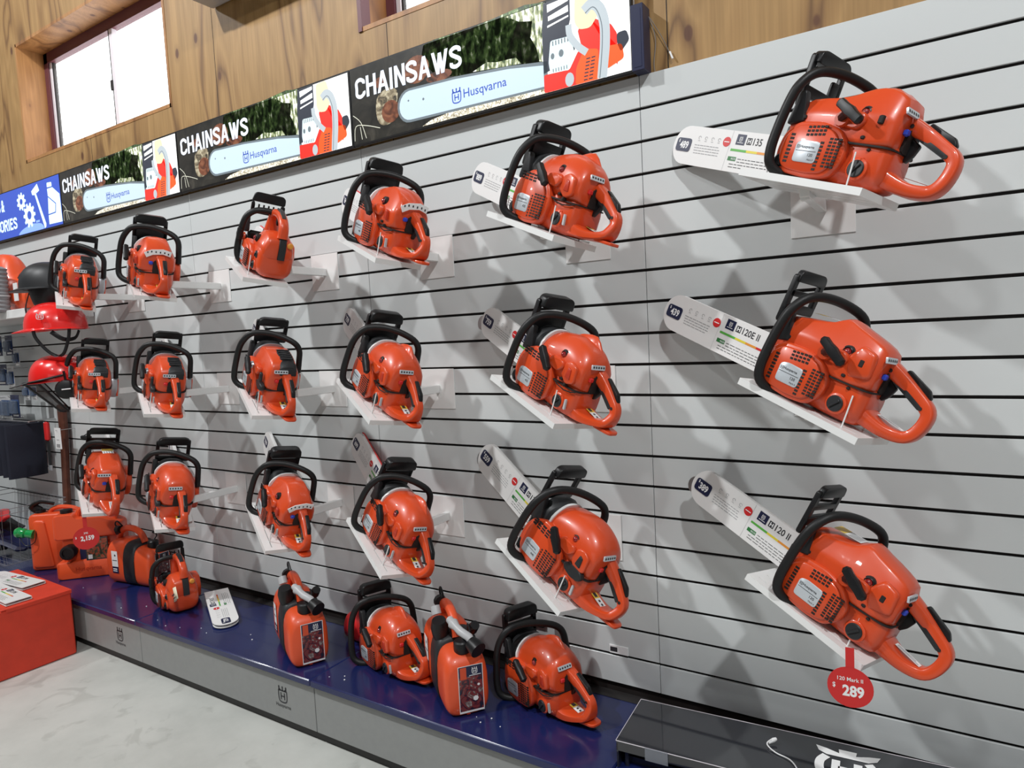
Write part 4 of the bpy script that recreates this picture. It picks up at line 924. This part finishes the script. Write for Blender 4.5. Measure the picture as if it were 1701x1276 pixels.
# ------------------------------------------------------------------ fuel cans
def combi_can(x, y, yaw, lab, nozzle=True):
    """double can: x+ end is the small can with the photo label"""
    r = empty('fuel_can', (x, y, PT)); r.rotation_euler.z = math.radians(yaw)
    hw = .078
    def sec(xs): return [section(*s, n=4.2, taper=.9, bot=.96) for s in cr(xs, 3)]
    m = MB().mt('can_orange'); m.loft(sec([(-.185, .01, .20, hw - .012, -hw + .012), (-.175, .003, .215, hw - .003, -hw + .003), (-.15, .0, .235, hw, -hw), (-.06, .0, .245, hw, -hw), (-.035, .003, .235, hw - .004, -hw + .004)])); m.build('large_can', r, ang=45)
    m = MB().mt('can_orange'); m.loft(sec([(.035, .003, .20, hw - .004, -hw + .004), (.055, .0, .215, hw, -hw), (.115, .0, .205, hw, -hw), (.14, .002, .185, hw - .004, -hw + .004), (.150, .012, .165, hw - .014, -hw + .014)]))
    m.mt('orange_dark'); m.prism([(-.006, .004), (.006, .004), (.006, .022), (-.006, .022)], .1445, .1475, 'x'); m.build('small_can', r, ang=45)
    m = MB().mt('charcoal'); m.loft(sec([(-.04, .0, .21, hw + .003, -hw - .003), (-.03, .0, .235, hw + .004, -hw - .004), (.0, .0, .238, hw + .005, -hw - .005), (.035, .0, .225, hw + .004, -hw - .004), (.045, .0, .20, hw + .003, -hw - .003)])); m.build('centre_bracket', r, ang=45)
    m = MB().mt('can_orange'); pts = cr([(-.165, 0, .215), (-.15, 0, .262), (-.10, 0, .292), (-.03, 0, .292), (.02, 0, .268), (.045, 0, .225)], 4); m.tube(pts, (.017, .017), 12, ref=(0, 1, 0)); m.build('carry_handle', r)
    m = MB().mt('black'); m.lathe([(.026, .200), (.028, .205), (.028, .235), (.024, .240), (.001, .241)], (.105, 0, 0), 'z', 18); m.tube(cr([(.105, 0, .235), (.10, .03, .26), (.06, .035, .27)], 4), .0035, 6); m.build('screw_cap', r)
    m = MB().mt('black'); m.tube([(-.165, 0, .26), (-.150, -.01, .283), (-.13, -.012, .285)], [.018, .024, .020], 12); m.tube(cr([(-.16, 0, .275), (-.19, .0, .305), (-.17, 0, .325), (-.13, 0, .30)], 4), .004, 6); m.build('vent_cap', r)
    if nozzle:
        m = MB().mt('black'); m.tube([(.0, -.045, .225), (.012, -.052, .26), (.02, -.055, .285)], [.030, .031, .024], 16); m.mt('grey_light'); m.tube([(-.03, -.05, .285), (-.045, -.052, .31)], .017, 14); m.build('filler_neck', r)
        m = MB().mt('grey_light'); m.tube([(.03, -.02, .285), (.05, -.015, .28), (.055, -.014, .279), (.075, -.008, .273), (.10, .0, .266), (.13, .02, .255), (.15, .028, .235)], [.013, .014, .019, .013, .014, .014, .011], 14); m.build('pouring_spout', r)
        m = MB().mt('black'); m.tube([(.145, .02, .245), (.165, .03, .235), (.18, .036, .228)], [.022, .027, .028], 16); m.tube([(.06, .05, .25), (.085, .055, .272)], [.02, .016], 12); m.build('spout_cap', r)
    # labels
    M = frameM((.1497, .012, .088), (0, 1, 0), (0, 0, 1)) @ Matrix.Diagonal((1.18, 1.12, 1, 1)); m = MB().mt('print_white'); m.rect(-.036, -.068, .036, .074, .0012, M); m.mt('photo_print'); m.rect(-.034, -.062, .034, .040, .0016, M); m.mt('navy'); m.rect(-.034, .040, .034, .072, .0016, M); m.mt('print_white'); crest(m, .012, .057, .020, .002, M); m.rect(-.004, .042, .030, .044, .002, M); m.mt('orange'); m.rect(-.030, .034, -.012, .070, .002, M); m.mt('print_white'); m.disc(.012, -.028, .008, .002, M, 7); m.disc(.022, .012, .004, .002, M, 7); m.build('photo_label', r, smooth=False)
    M = frameM((-.105, -hw - .0012, .12), (1, 0, 0), (0, 0, 1)); m = MB().mt('print_white'); m.rect(-.024, -.02, .024, .066, 0, M); m.mt('navy'); m.rect(-.024, -.055, .024, -.02, 0, M); m.mt('ink'); m.rect(-.018, .012, .018, .016, .0005, M); m.disc(.004, .042, .006, .0005, M, 8); m.mt('print_white'); m.rect(-.018, -.036, .014, -.030, .0005, M); m.rect(-.018, -.046, .014, -.041, .0005, M); m.build('side_label', r, smooth=False)
    tag(r, lab, 'fuel can', 'orange double fuel cans on the platform'); return r
combi_can(-1.415, -.30, -28, 'orange double fuel can with grey spout standing left of the two platform chainsaws')
combi_can(-.645, -.272, -38, 'orange double fuel can with clear spout between the two platform chainsaws')
combi_can(-2.90, -.135, 8, 'orange double fuel can behind the small platform chainsaw, black middle', nozzle=False)

def jerry(x, y, yaw, lab, big=True):
    r = empty('jerry_can', (x, y, PT)); r.rotation_euler.z = math.radians(yaw)
    m = MB().mt('can_orange'); a, b, h, t = -.19, .19, .40, .075
    pol = rpoly([(a, .0), (b, .0), (b, h * .78), (b - .09, h), (a + .02, h), (a, h * .94)], .02, 4)
    if big:
        # label bay: lower block, upper block, back panel
        m.prism(rpoly([(a, 0), (b, 0), (b, .125), (a, .105)], .018, 4), -t, t, 'y', b=.016)
        m.prism(rpoly([(a, .245), (b, .245), (b, h * .80), (b - .10, h - .03), (a + .13, h - .03), (a + .11, h), (a + .01, h), (a, h * .94)], .018, 4), -t, t, 'y', b=.016)
        m.prism(rpoly([(a + .04, .08), (b, .08), (b, .28), (a + .04, .28)], .01, 2), -t + .025, t - .004, 'y', b=.004)
    else: m.prism(pol, -t, t, 'y', b=.02); m.prism(rpoly([(a + .02, .02), (a + .17, .02), (a + .12, h * .9), (a + .04, h * .9)], .02, 3), -t - .012, t + .012, 'y', b=.014)
    m.build('can_body', r, ang=40)
    m = MB().mt('can_orange'); m.tube(cr([(a + .12, 0, h - .04), (a + .14, 0, h + .015), (a + .22, 0, h + .03), (b - .06, 0, h + .005), (b - .04, 0, h - .06)], 4), (.02, .015), 10, ref=(0, 1, 0)); m.build('carry_handle', r)
    m = MB().mt('black')
    if big: m.lathe([(.040, -t + .03), (.045, -t - .03), (.040, -t - .045), (.028, -t - .046), (.026, -t - .035), (.001, -t - .035)], (a + .085, 0, .175), 'y', 20)
    m.lathe([(.03, h - .03), (.034, h - .01), (.034, h + .02), (.001, h + .022)], (a + .06, 0, 0), 'z', 16); m.build('screw_cap', r)
    if big:
        M = frameM((.075, -t - .0045, .175), (1, 0, 0), (0, 0, 1)); m = MB().mt('navy'); m.rect(-.16, -.066, .105, .068, -.028 + .0335, M) if False else None
        m.mt('navy'); m.box(-.055, -.015, -t + .018, -t + .0245, .11, .242); m.mt('ink'); m.box(-.016, .112, -t - .001, -t + .002, .108, .244, b=.001); m.mt('photo_print_green'); m.box(-.010, .108, -t - .0016, -t - .0005, .114, .238); m.mt('print_white'); m.box(-.004, .020, -t - .002, -t, .116, .142); m.build('photo_label', r, smooth=False)
        m = MB().mt('orange_dark'); M = frameM((-.08, -t - .0004, .040), (1, 0, 0), (0, 0, 1)); m.text('Husqvarna', 0, 0, .032, 0, M, bold=.01); m.build('raised_lettering', r, smooth=False)
    else:
        m = MB().mt('black'); m.tube(cr([(a + .06, 0, h + .01), (a + .02, -.02, h + .05), (a + .08, -.03, h + .08), (a + .16, 0, h + .055)], 4), (.03, .012), 10); m.build('flexible_spout', r)
        m = MB().mt('clear_green'); m.tube([(a - .07, -.10, h - .11), (a - .05, -.10, h - .11), (a - .035, -.10, h - .112), (a - .01, -.10, h - .118), (a + .0, -.10, h - .12), (a + .05, -.10, h - .13)], [.030, .038, .032, .034, .026, .032], 14); m.build('green_spout_cap', r)
        m = MB().mt('black'); m.tube(cr([(a - .05, -.10, h - .14), (a, -.12, h - .20), (a + .06, -.11, h - .18), (a + .06, -.08, h - .10)], 5), .003, 6); m.build('cap_strap', r)
    r.scale = (.90, .90, .92) if big else (.78, .8, .84)
    return tag(r, lab, 'fuel can')
jerry(-3.31, -.185, 46, 'large orange jerry can with a photo label and black side cap')
jerry(-3.64, -.20, 40, 'large plain orange jerry can with a green spout cap, behind the labelled one', big=False)

# small red funnel-shaped part behind the left platform chainsaw
m = MB().mt('red'); m.loft([section(x, zb + PT, zt + PT, y - .0 + w, y - w, n=2.6, taper=.7) for x, zb, zt, w, y in ((-.08, .02, .07, .02, 0), (-.06, .006, .11, .04, 0), (.0, .0, .14, .055, 0), (.05, .0, .12, .05, 0), (.08, .02, .07, .03, 0))], M=Matrix.Translation((-1.265, -.115, 0)) @ Matrix.Scale(1, 4)); tag(m.build('oil_bottle'), 'red rounded plastic bottle lying behind the grey-spout fuel can', 'bottle')
m = MB(); m.mt('black'); m.box(-.49, -.435, -.012, -.0005, .432, .452, b=.002); tag(m.build('hook_clip', smooth=False), 'small black clip in the slatboard above the right platform chainsaw', 'clip')
m = MB(); m.mt('print_white'); m.box(.0, .07, -.004, -.0006, .425, .455, b=.001); m.mt('ink'); m.box(.004, .030, -.0046, -.004, .432, .448)
o = m.build('shelf_ticket', smooth=False); o.location = (-.18, 0, -.03); tag(o, 'tiny white ticket on the slatboards right of the platform chainsaw', 'ticket')
m = MB(); m.mt('steel'); m.tube([(-1.70, -.01, .350), (-1.62, -.10, .40), (-1.56, -.11, .42)], .0015, 6); tag(m.build('wire_hook'), 'thin wire hook poking from the slatboards above the grey-spout fuel can', 'hook')

# ------------------------------------------------------------------ dark acrylic tray at the right
tr = empty('display_tray', (-.01, -.144, PT)); tr.rotation_euler.z = math.radians(4); tag(tr, 'long dark glossy tray on the platform at the lower right', 'tray')
mat('tray_black', (.020, .021, .027), .07, coat=1)
m = MB().mt('tray_black'); m.box(0, 1.5, -.235, 0, .072, .08, b=.001); m.box(0, 1.5, -.235, -.229, .050, .074, b=.001); m.box(0, .006, -.235, 0, .0, .074, b=.001); m.box(.02, .03, -.22, -.2, 0, .074); m.build('tray_top', tr, smooth=False)
m = MB().mt('tray_black'); m.box(.02, 1.48, -.20, -.02, .0, .02, b=.001); m.build('tray_base', tr, smooth=False)
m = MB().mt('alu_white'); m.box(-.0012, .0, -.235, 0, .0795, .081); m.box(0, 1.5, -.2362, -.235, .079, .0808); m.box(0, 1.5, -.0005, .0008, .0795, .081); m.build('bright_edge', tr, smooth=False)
m = MB().mt('acrylic'); m.box(.085, .150, -.240, -.2365, .045, .083, b=.001); m.build('front_clip', tr, smooth=False)
m = MB().mt('print_white'); M = frameM((.585, -.045, .0805), (1, 0, 0), (0, 1, 0)); z_ = .0004
m.flat([(-.078, .040), (-.052, .034), (-.020, .022), (-.022, .040), (.022, .040), (.020, .022), (.052, .034), (.078, .040), (.070, .018), (.050, .006), (-.050, .006), (-.070, .018)], M @ Matrix.Translation((0, -.028, z_)))
m.stroke(cr([(-.05, -.006), (-.064, -.035), (-.060, -.075), (-.03, -.105), (0, -.112), (.03, -.105), (.060, -.075), (.064, -.035), (.05, -.006)], 5), .022, z_, M @ Matrix.Translation((0, -.022, 0)))
m.rect(-.036, -.105, -.016, -.040, z_, M); m.rect(.016, -.105, .036, -.040, z_, M); m.rect(-.02, -.080, .02, -.064, z_, M); m.build('crest_print', tr, smooth=False)
m = MB().mt('white_plastic'); zt = PT + .084; P0 = [(.392, -.200, zt + .012), (.384, -.214, zt + .004), (.41, -.235, zt), (.45, -.250, zt), (.475, -.285, zt), (.49, -.33, zt)]
pp = cr(P0, 5); m.tube(pp, .0018, 8); m.tube([(.386, -.206, zt + .004), (.397, -.193, zt + .008), (.403, -.187, zt + .010)], [.004, .006, .004], 10); m.tube([(.455, -.34, zt), (.46, -.325, zt + .003)], [.004, .003], 8)
tag(m.build('earphone_lead'), 'white cable with a small plug lying on the dark tray', 'cable')

# ------------------------------------------------------------------ red box in the lower left with its sleeves
bx = empty('cardboard_box', (-2.925, -.484, 0)); bx.rotation_euler.z = math.radians(BOX_YAW if 'BOX_YAW' in globals() else -2)
H = .33
m = MB().mt('box_red'); m.box(-.66, 0, -.62, 0, .002, H, b=.006); m.build('carton', bx, smooth=False)
m = MB().mt('box_red'); m.box(-.38, .003, -.30, .003, H, H + .006, b=.002); m.box(-.66, -.385, -.62, .003, H, H + .004, b=.002); m.prism([(.0045, .0) , (.0045, -.28)] + [(.0055, -.28 + i * .02) for i in range(15)], H - .012, H + .004, 'z'); m.build('lid_flap', bx, smooth=False)

BM = Matrix.Translation((-2.925, -.484, 0)) @ Matrix.Rotation(math.radians(-2), 4, 'Z')
for n_, (sx_, sy_, yw_, lb_) in enumerate(((-3.18, -.69, 178, 'white price sleeve nearer the edge on top of the red box'), (-3.36, -.575, 184, 'white price sleeve further back on top of the red box'))):
    q = make_sleeve('2,159', '395', L=.44); q.matrix_world = Matrix.Translation((sx_, sy_, H + .0215)) @ Matrix.Rotation(math.radians(yw_), 4, 'Z') @ Matrix.Rotation(math.radians(90), 4, 'X') @ Matrix.Translation((-.42, .047, -.059)); tag(q, lb_, 'price sleeve', 'sleeves on the red box')
tag(bx, 'red-orange cardboard box on the floor at the lower left', 'box')

# ------------------------------------------------------------------ left side: shelf, blower, helmets, packs, clothing
m = MB().mt('white_metal'); m.box(-4.75, -3.42, -.36, -.004, 1.735, 1.785, b=.004); tag(m.build('wall_shelf', smooth=False), 'white wall shelf at the left edge carrying the orange blower', 'shelf')
bl = empty('leaf_blower', (-3.85, -.24, 1.787)); tag(bl, 'orange machine with a ribbed grey hose on the left shelf', 'blower')
m = MB().mt('can_orange'); m.loft([section(x, zb, zt, w, -w, n=2.8, taper=.7) for x, zb, zt, w in cr([(-.35, .02, .16, .06), (-.28, 0, .26, .08), (-.15, 0, .34, .09), (.0, 0, .34, .09), (.07, 0, .30, .085), (.13, 0, .19, .08), (.23, 0, .17, .075), (.27, .02, .12, .05)], 3)]); m.build('motor_housing', bl)
m = MB().mt('black'); m.tube([(.12, 0, .18), (.16, 0, .20), (.22, 0, .19), (.29, -.02, .185)], [.02, .022, .018, .012], 10); m.build('carry_grip', bl)
m = MB().mt('grey_plastic'); prof = []
for i in range(22): prof += [(.052 if i % 2 else .046, -.01 + i * .0115)]
m.lathe([(.03, -.012)] + prof + [(.03, .245)], (.155, -.13, 0), 'z', 18); m.mt('grey_light'); m.lathe([(.0545, .075), (.0545, .085)], (.155, -.13, 0), 'z', 18); m.build('ribbed_hose', bl)
m = MB().mt('print_white'); m.box(.215, .262, -.0805, -.076, .05, .15); m.build('product_label', bl, smooth=False)

def helmet_shell(m, cx, cy, z, rx, ry, h, brim, yaw, matn, rim=.0):
    M = Matrix.Translation((cx, cy, z)) @ Matrix.Rotation(yaw, 4, 'Z'); m.mt(matn); rings = []
    n = 28
    for j in range(12):
        t = j / 11 * PI / 2; cc, ss = math.cos(t), math.sin(t); q = cc ** .8; ring = []
        for k in range(n):
            a = 2 * PI * k / n; ridge = .007 * math.exp(-(math.sin(a) * ry * q / .03) ** 2) * min(1, j / 4)
            ring.append((rx * q * math.cos(a), ry * q * math.sin(a), h * ss ** .85 + ridge))
        rings.append(ring)
    m.loft(rings, M=M)
    R4 = []
    for o_, dz in ((.97, .006), (None, .001), (None, -.003), (.95, -.002)):
        ring = []
        for k in range(n):
            a = 2 * PI * k / n; f = max(0, math.cos(a)) ** 1.3
            e = .006 + brim * f
            ring.append((rx * o_ * math.cos(a), ry * o_ * math.sin(a), dz) if o_ else ((rx + e) * math.cos(a), (ry + .006 + brim * .25 * f) * math.sin(a), dz - .014 * f))
        R4.append(ring)
    m.loft(R4, M=M, caps=False, closed=True); return M
# black helmet
hm = empty('safety_helmet', (-3.30, -.27, 1.82)); tag(hm, 'black helmet hanging behind the top left chainsaw', 'helmet')
m = MB(); helmet_shell(m, 0, 0, .06, .15, .115, .14, .04, math.radians(238), 'charcoal'); m.build('shell', hm)
m = MB().mt('black'); m.loft([[( (.13 * q) * math.cos(2 * PI * k / 20), (.10 * q) * math.sin(2 * PI * k / 20), z) for k in range(20)] for q, z in ((1, .065), (.98, .03), (.85, -.02), (.6, -.05))]); m.tube(cr([(-.12, -.06, .05), (-.11, -.09, -.04), (-.07, -.09, -.10), (-.02, -.06, -.05)], 4), (.008, .002), 6); m.build('harness', hm)
# red cap helmet
hm = empty('safety_helmet', (-3.13, -.34, 1.655)); tag(hm, 'red safety helmet with a dangling black chin strap', 'helmet')
m = MB(); helmet_shell(m, 0, 0, 0, .145, .115, .135, .045, math.radians(238), 'helmet_red'); m.build('shell', hm)
hv = lambda s_, z, c=.09: (.45 * s_ + .89 * c, .89 * s_ - .45 * c, z)
m = MB().mt('grey_light'); M = frameM(hv(-.06, .062, .112), (.45, .89, 0), (-.55, .25, .8)); crest(m, 0, 0, .040, .003, M); m.build('crest_print', hm, smooth=False)
m = MB().mt('black'); m.tube(cr([hv(-.095, .0), hv(-.085, -.05), hv(-.03, -.125), hv(.02, -.135), hv(.05, -.06), hv(.06, .0)], 5), (.008, .002), 6, ref=(.3, 1, 0)); m.tube(cr([hv(-.02, -.015), hv(.03, -.055), hv(.08, -.05, .05), hv(.10, -.01, .04)], 4), (.011, .003), 6); m.build('chin_strap', hm)
# forestry helmet with visor
hm = empty('forestry_helmet', (-3.17, -.33, 1.385)); tag(hm, 'red forestry helmet with a raised mesh visor and ear muffs, beside the middle left chainsaw', 'helmet')
m = MB(); helmet_shell(m, 0, 0, 0, .14, .115, .13, .03, math.radians(238), 'helmet_red'); m.build('shell', hm)
m = MB().mt('black'); m.tube(cr([hv(.02, .03, .115), hv(-.05, .015, .115), hv(-.12, .0, .07), hv(-.155, -.006, 0)], 5), (.006, .014), 8, ref=(0, 0, 1)); m.tube([hv(-.13, 0, .06), hv(-.21, -.022, .05), hv(-.21, -.022, -.04)], (.004, .010), 8); m.build('visor_hinge', hm)
m = MB().mt('visor_mesh'); v = []
for j in range(6):
    for k in range(9): a = math.radians(243 - 60 + 120 * k / 8); q = .165 - .014 * j; v.append((q * math.cos(a) + .010 * j, q * math.sin(a) + .012 * j, -.012 - .030 * j))
m.add(v, [(j * 9 + k, j * 9 + k + 1, (j + 1) * 9 + k + 1, (j + 1) * 9 + k) for j in range(5) for k in range(8)]); m.mt('black'); m.tube(v[:9], .004, 6); m.tube(v[-9:], .004, 6); m.tube([v[j * 9 + 8] for j in range(6)], .007, 6); m.tube([v[j * 9] for j in range(6)], .004, 6); m.tube([v[j * 9 + 6] for j in range(6)], .005, 6); m.build('mesh_visor', hm)
m = MB().mt('black'); m.tube([hv(.03, -.045, .07), hv(.03, -.045, .11), hv(.03, -.045, .135), hv(.03, -.045, .140)], [.045, .052, .046, .030], 18); m.tube([hv(.03, .0, .12), hv(.025, .05, .118)], (.012, .004), 8); m.mt('print_white'); m.tube([hv(.01, -.045, .1405), hv(.05, -.043, .1405)], .003, 6); m.build('ear_muff', hm)

# carded accessories on hooks
packs = [(-4.52, 1.60, .11, .13, 0), (-4.34, 1.60, .075, .13, 0), (-4.24, 1.52, .05, .12, 1), (-4.50, 1.41, .13, .14, 0), (-4.35, 1.39, .06, .14, 1), (-4.60, 1.19, .08, .15, 1), (-4.47, 1.19, .11, .16, 1), (-4.34, 1.20, .09, .15, 0), (-4.15, 1.30, .05, .11, 1), (-4.05, 1.30, .05, .11, 1)]
plab = ['blue carded accessory at the far left under the shelf', 'narrow blue carded accessory right of the far-left one', 'slim clear blister pack below the shelf', 'wide blue blister pack in the second row', 'slim dark blister pack in the second row', 'clear blister pack with looped cable, far left', 'clear blister pack with pale strap in the third row', 'blue blister pack at the right of the third row', 'small grey blister pack left of the mesh visor', 'small grey blister pack behind the mesh visor']
for i, (x, z, w_, h_, k) in enumerate(packs):
    w_ *= 1.35
    r = empty('accessory_pack', (x, -.10, z)); tag(r, plab[i], 'blister pack', 'carded accessories hanging at the left')
    m = MB().mt('navy' if not k else 'grey_light'); m.box(-w_ / 2, w_ / 2, -.001, .001, -h_ / 2, h_ / 2); m.mt('pack_blue'); m.box(-w_ / 2 + .006, w_ / 2 - .006, -.002, -.001, -h_ / 2 + .03, h_ / 2 - .03)
    m.mt('print_white'); m.box(-w_ * .3, w_ * .3, -.0025, -.001, -h_ / 2 + .010, -h_ / 2 + .020); m.build('backing_card', r, smooth=False)
    m = MB().mt('pack_clear'); m.box(-w_ / 2 + .010, w_ / 2 - .010, -.022, -.002, -h_ / 2 + .025, h_ / 2 - .035, b=.006); m.mt('ink'); m.tube([(-w_ * .2, -.012, -h_ * .2), (w_ * .15, -.012, h_ * .15)], .008, 8); m.build('blister', r)
    m = MB().mt('steel'); m.tube([(0, .098, h_ / 2 - .01), (0, -.03, h_ / 2 - .012), (0, -.036, h_ / 2 - .004)], .0022, 6); o = m.build('wall_hook', r)
# dark work clothing on a rail
for i in range(7):
    x = -4.56 + i * .078; r = MB().mt('garment'); pr = []
    for j in range(9):
        z = 1.10 - j * .0375 * (1 + .02 * i); q = .028 + .004 * math.sin(j * 1.3 + i * 2); pr.append([(x + q * math.cos(a) * (1 + .1 * math.sin(3 * a + i)), -.16 + .11 * math.sin(a), z) for a in [2 * PI * k / 16 for k in range(16)]])
    r.loft(pr); o = r.build('work_trousers'); tag(o, 'navy folded work clothing on the left rail, ' + ['at the frame edge', 'second from the left', 'third from the left', 'middle one of the seven', 'third from the right end', 'second from the right end', 'rightmost, by the red-handled file'][i], 'clothing', 'navy clothing hanging at the left')
m = MB().mt('steel'); m.tube([(-4.7, -.16, 1.115), (-4.02, -.16, 1.115)], .006, 8); m.tube([(-4.5, -.16, 1.115), (-4.5, -.0, 1.115)], .005, 8); m.tube([(-4.04, -.16, 1.115), (-4.04, -.0, 1.115)], .005, 8); tag(m.build('clothes_rail'), 'steel rail holding the navy clothing', 'rail')
f = empty('hand_file', (-3.93, -.10, .80)); tag(f, 'hanging tool with a red handle beside the navy clothing', 'tool')
m = MB().mt('tag_red'); m.box(-.022, .022, -.012, .012, .19, .31, b=.008); m.build('handle', f)
m = MB().mt('charcoal'); m.box(-.012, .012, -.004, .004, .03, .19, b=.002); m.mt('silver'); m.box(-.02, .016, -.006, .006, 0, .035, b=.003); m.build('blade', f)
m = MB().mt('print_white'); m.box(-3.832, -3.755, -.102, -.100, .945, 1.075); m.mt('grey_ink'); m.box(-3.815, -3.775, -.1035, -.102, .955, .975); m.box(-3.81, -3.78, -.1035, -.102, 1.0, 1.003); m.mt('steel'); m.tube([(-3.795, 0, 1.06), (-3.795, -.11, 1.06)], .002, 6); tag(m.build('hang_ticket', smooth=False), 'white ticket on a hook left of the brown handle', 'ticket')
m = MB().mt('wood_handle'); m.tube([(-3.86, -.035, 1.21), (-3.865, -.035, 1.0), (-3.89, -.035, .8), (-3.95, -.035, .262)], [(.040, .02), (.036, .017), (.034, .016), (.034, .016)], 12, ref=(1, 0, 0), n=3); tag(m.build('axe_handle'), 'brown wooden shaft leaning upright against the slatboards', 'handle')
m = MB().mt('black'); m.tube(cr([(-3.60, -.06, 1.02), (-3.50, -.10, 1.03), (-3.44, -.10, 1.05), (-3.38, -.10, 1.06)], 4), .003, 6); m.box(-3.50, -3.40, -.11, -.09, 1.02, 1.04, b=.004); tag(m.build('power_cable'), 'thin black cord looping from the slatboards behind the lower left chainsaw', 'cord')
# wire basket with packets
bk = empty('wire_basket', (-4.25, -.22, .262)); tag(bk, 'black wire basket at the far left with wrapped packets', 'basket')
m = MB().mt('grey_plastic')
def loop(z, s=0): m.tube([(-.38 + s, -.20 + s, z), (.36 - s, -.20 + s, z), (.36 - s, .17 - s, z), (-.38 + s, .17 - s, z)], .002, 5, closed=True, caps=False)
for z in (.36, .33): loop(z)
loop(.02, .03)
for i in range(16):
    x = -.36 + i * .047
    for y, yy in ((-.20, -.17), (.17, .14)): m.tube([(x, y, .36), (x, yy, .02)], .0009, 4)
for i in range(9):
    y = -.18 + i * .042
    m.tube([(.36, y, .36), (.33, y, .02)], .0009, 4); m.tube([(-.35, y, .02), (.33, y, .02)], .0009, 4)
m.build('wire_frame', bk)
for i, (x, y, z, c, lab) in enumerate(((-.05, -.08, .26, 'red', 'red wrapped packet on top in the wire basket'), (-.12, -.02, .18, 'charcoal', 'dark glossy packet in the wire basket'), (.1, -.05, .12, 'navy', 'dark packet low in the wire basket'), (-.2, -.1, .10, 'charcoal', 'black wrapped packet at the bottom left of the basket'))):
    m = MB().mt(c); R = Matrix.Translation((-4.25 + x, -.22 + y, .262 + z)) @ Matrix.Rotation(.35 * (i - 1), 4, 'Z') @ Matrix.Rotation(.15 * i, 4, 'Y')
    m.loft([[(xx, .09 * q * math.cos(a), .03 * q * (.6 + .4 * math.sin(5 * a + i)) * math.sin(a)) for a in [2 * PI * k / 20 for k in range(20)]] for xx, q in ((-.16, .7), (-.13, .95), (-.05, 1), (.05, .95), (.13, 1), (.16, .6))], M=R); tag(m.build('wrapped_packet'), lab, 'packet')
# crumbs on the platform and grit on the floor
m = MB().mt('print_white')
for x, y in ((-3.12, -.34), (-2.62, -.40), (-2.52, -.33), (-2.2, -.42), (-2.12, -.40), (-2.3, -.40), (-2.02, -.36), (-1.95, -.38), (-1.15, -.40), (-1.10, -.37), (-1.08, -.39), (-.50, -.36), (-.47, -.38), (-.45, -.345), (-.40, -.37), (-1.75, -.30), (-1.7, -.33)):
    s_ = random.uniform(.0012, .0028); m.box(x - s_, x + s_, y - s_, y + s_, PT, PT + s_ * 1.4, b=s_ * .4)
tag(m.build('crumbs'), 'small white crumbs scattered on the blue platform', 'debris', kind='stuff')
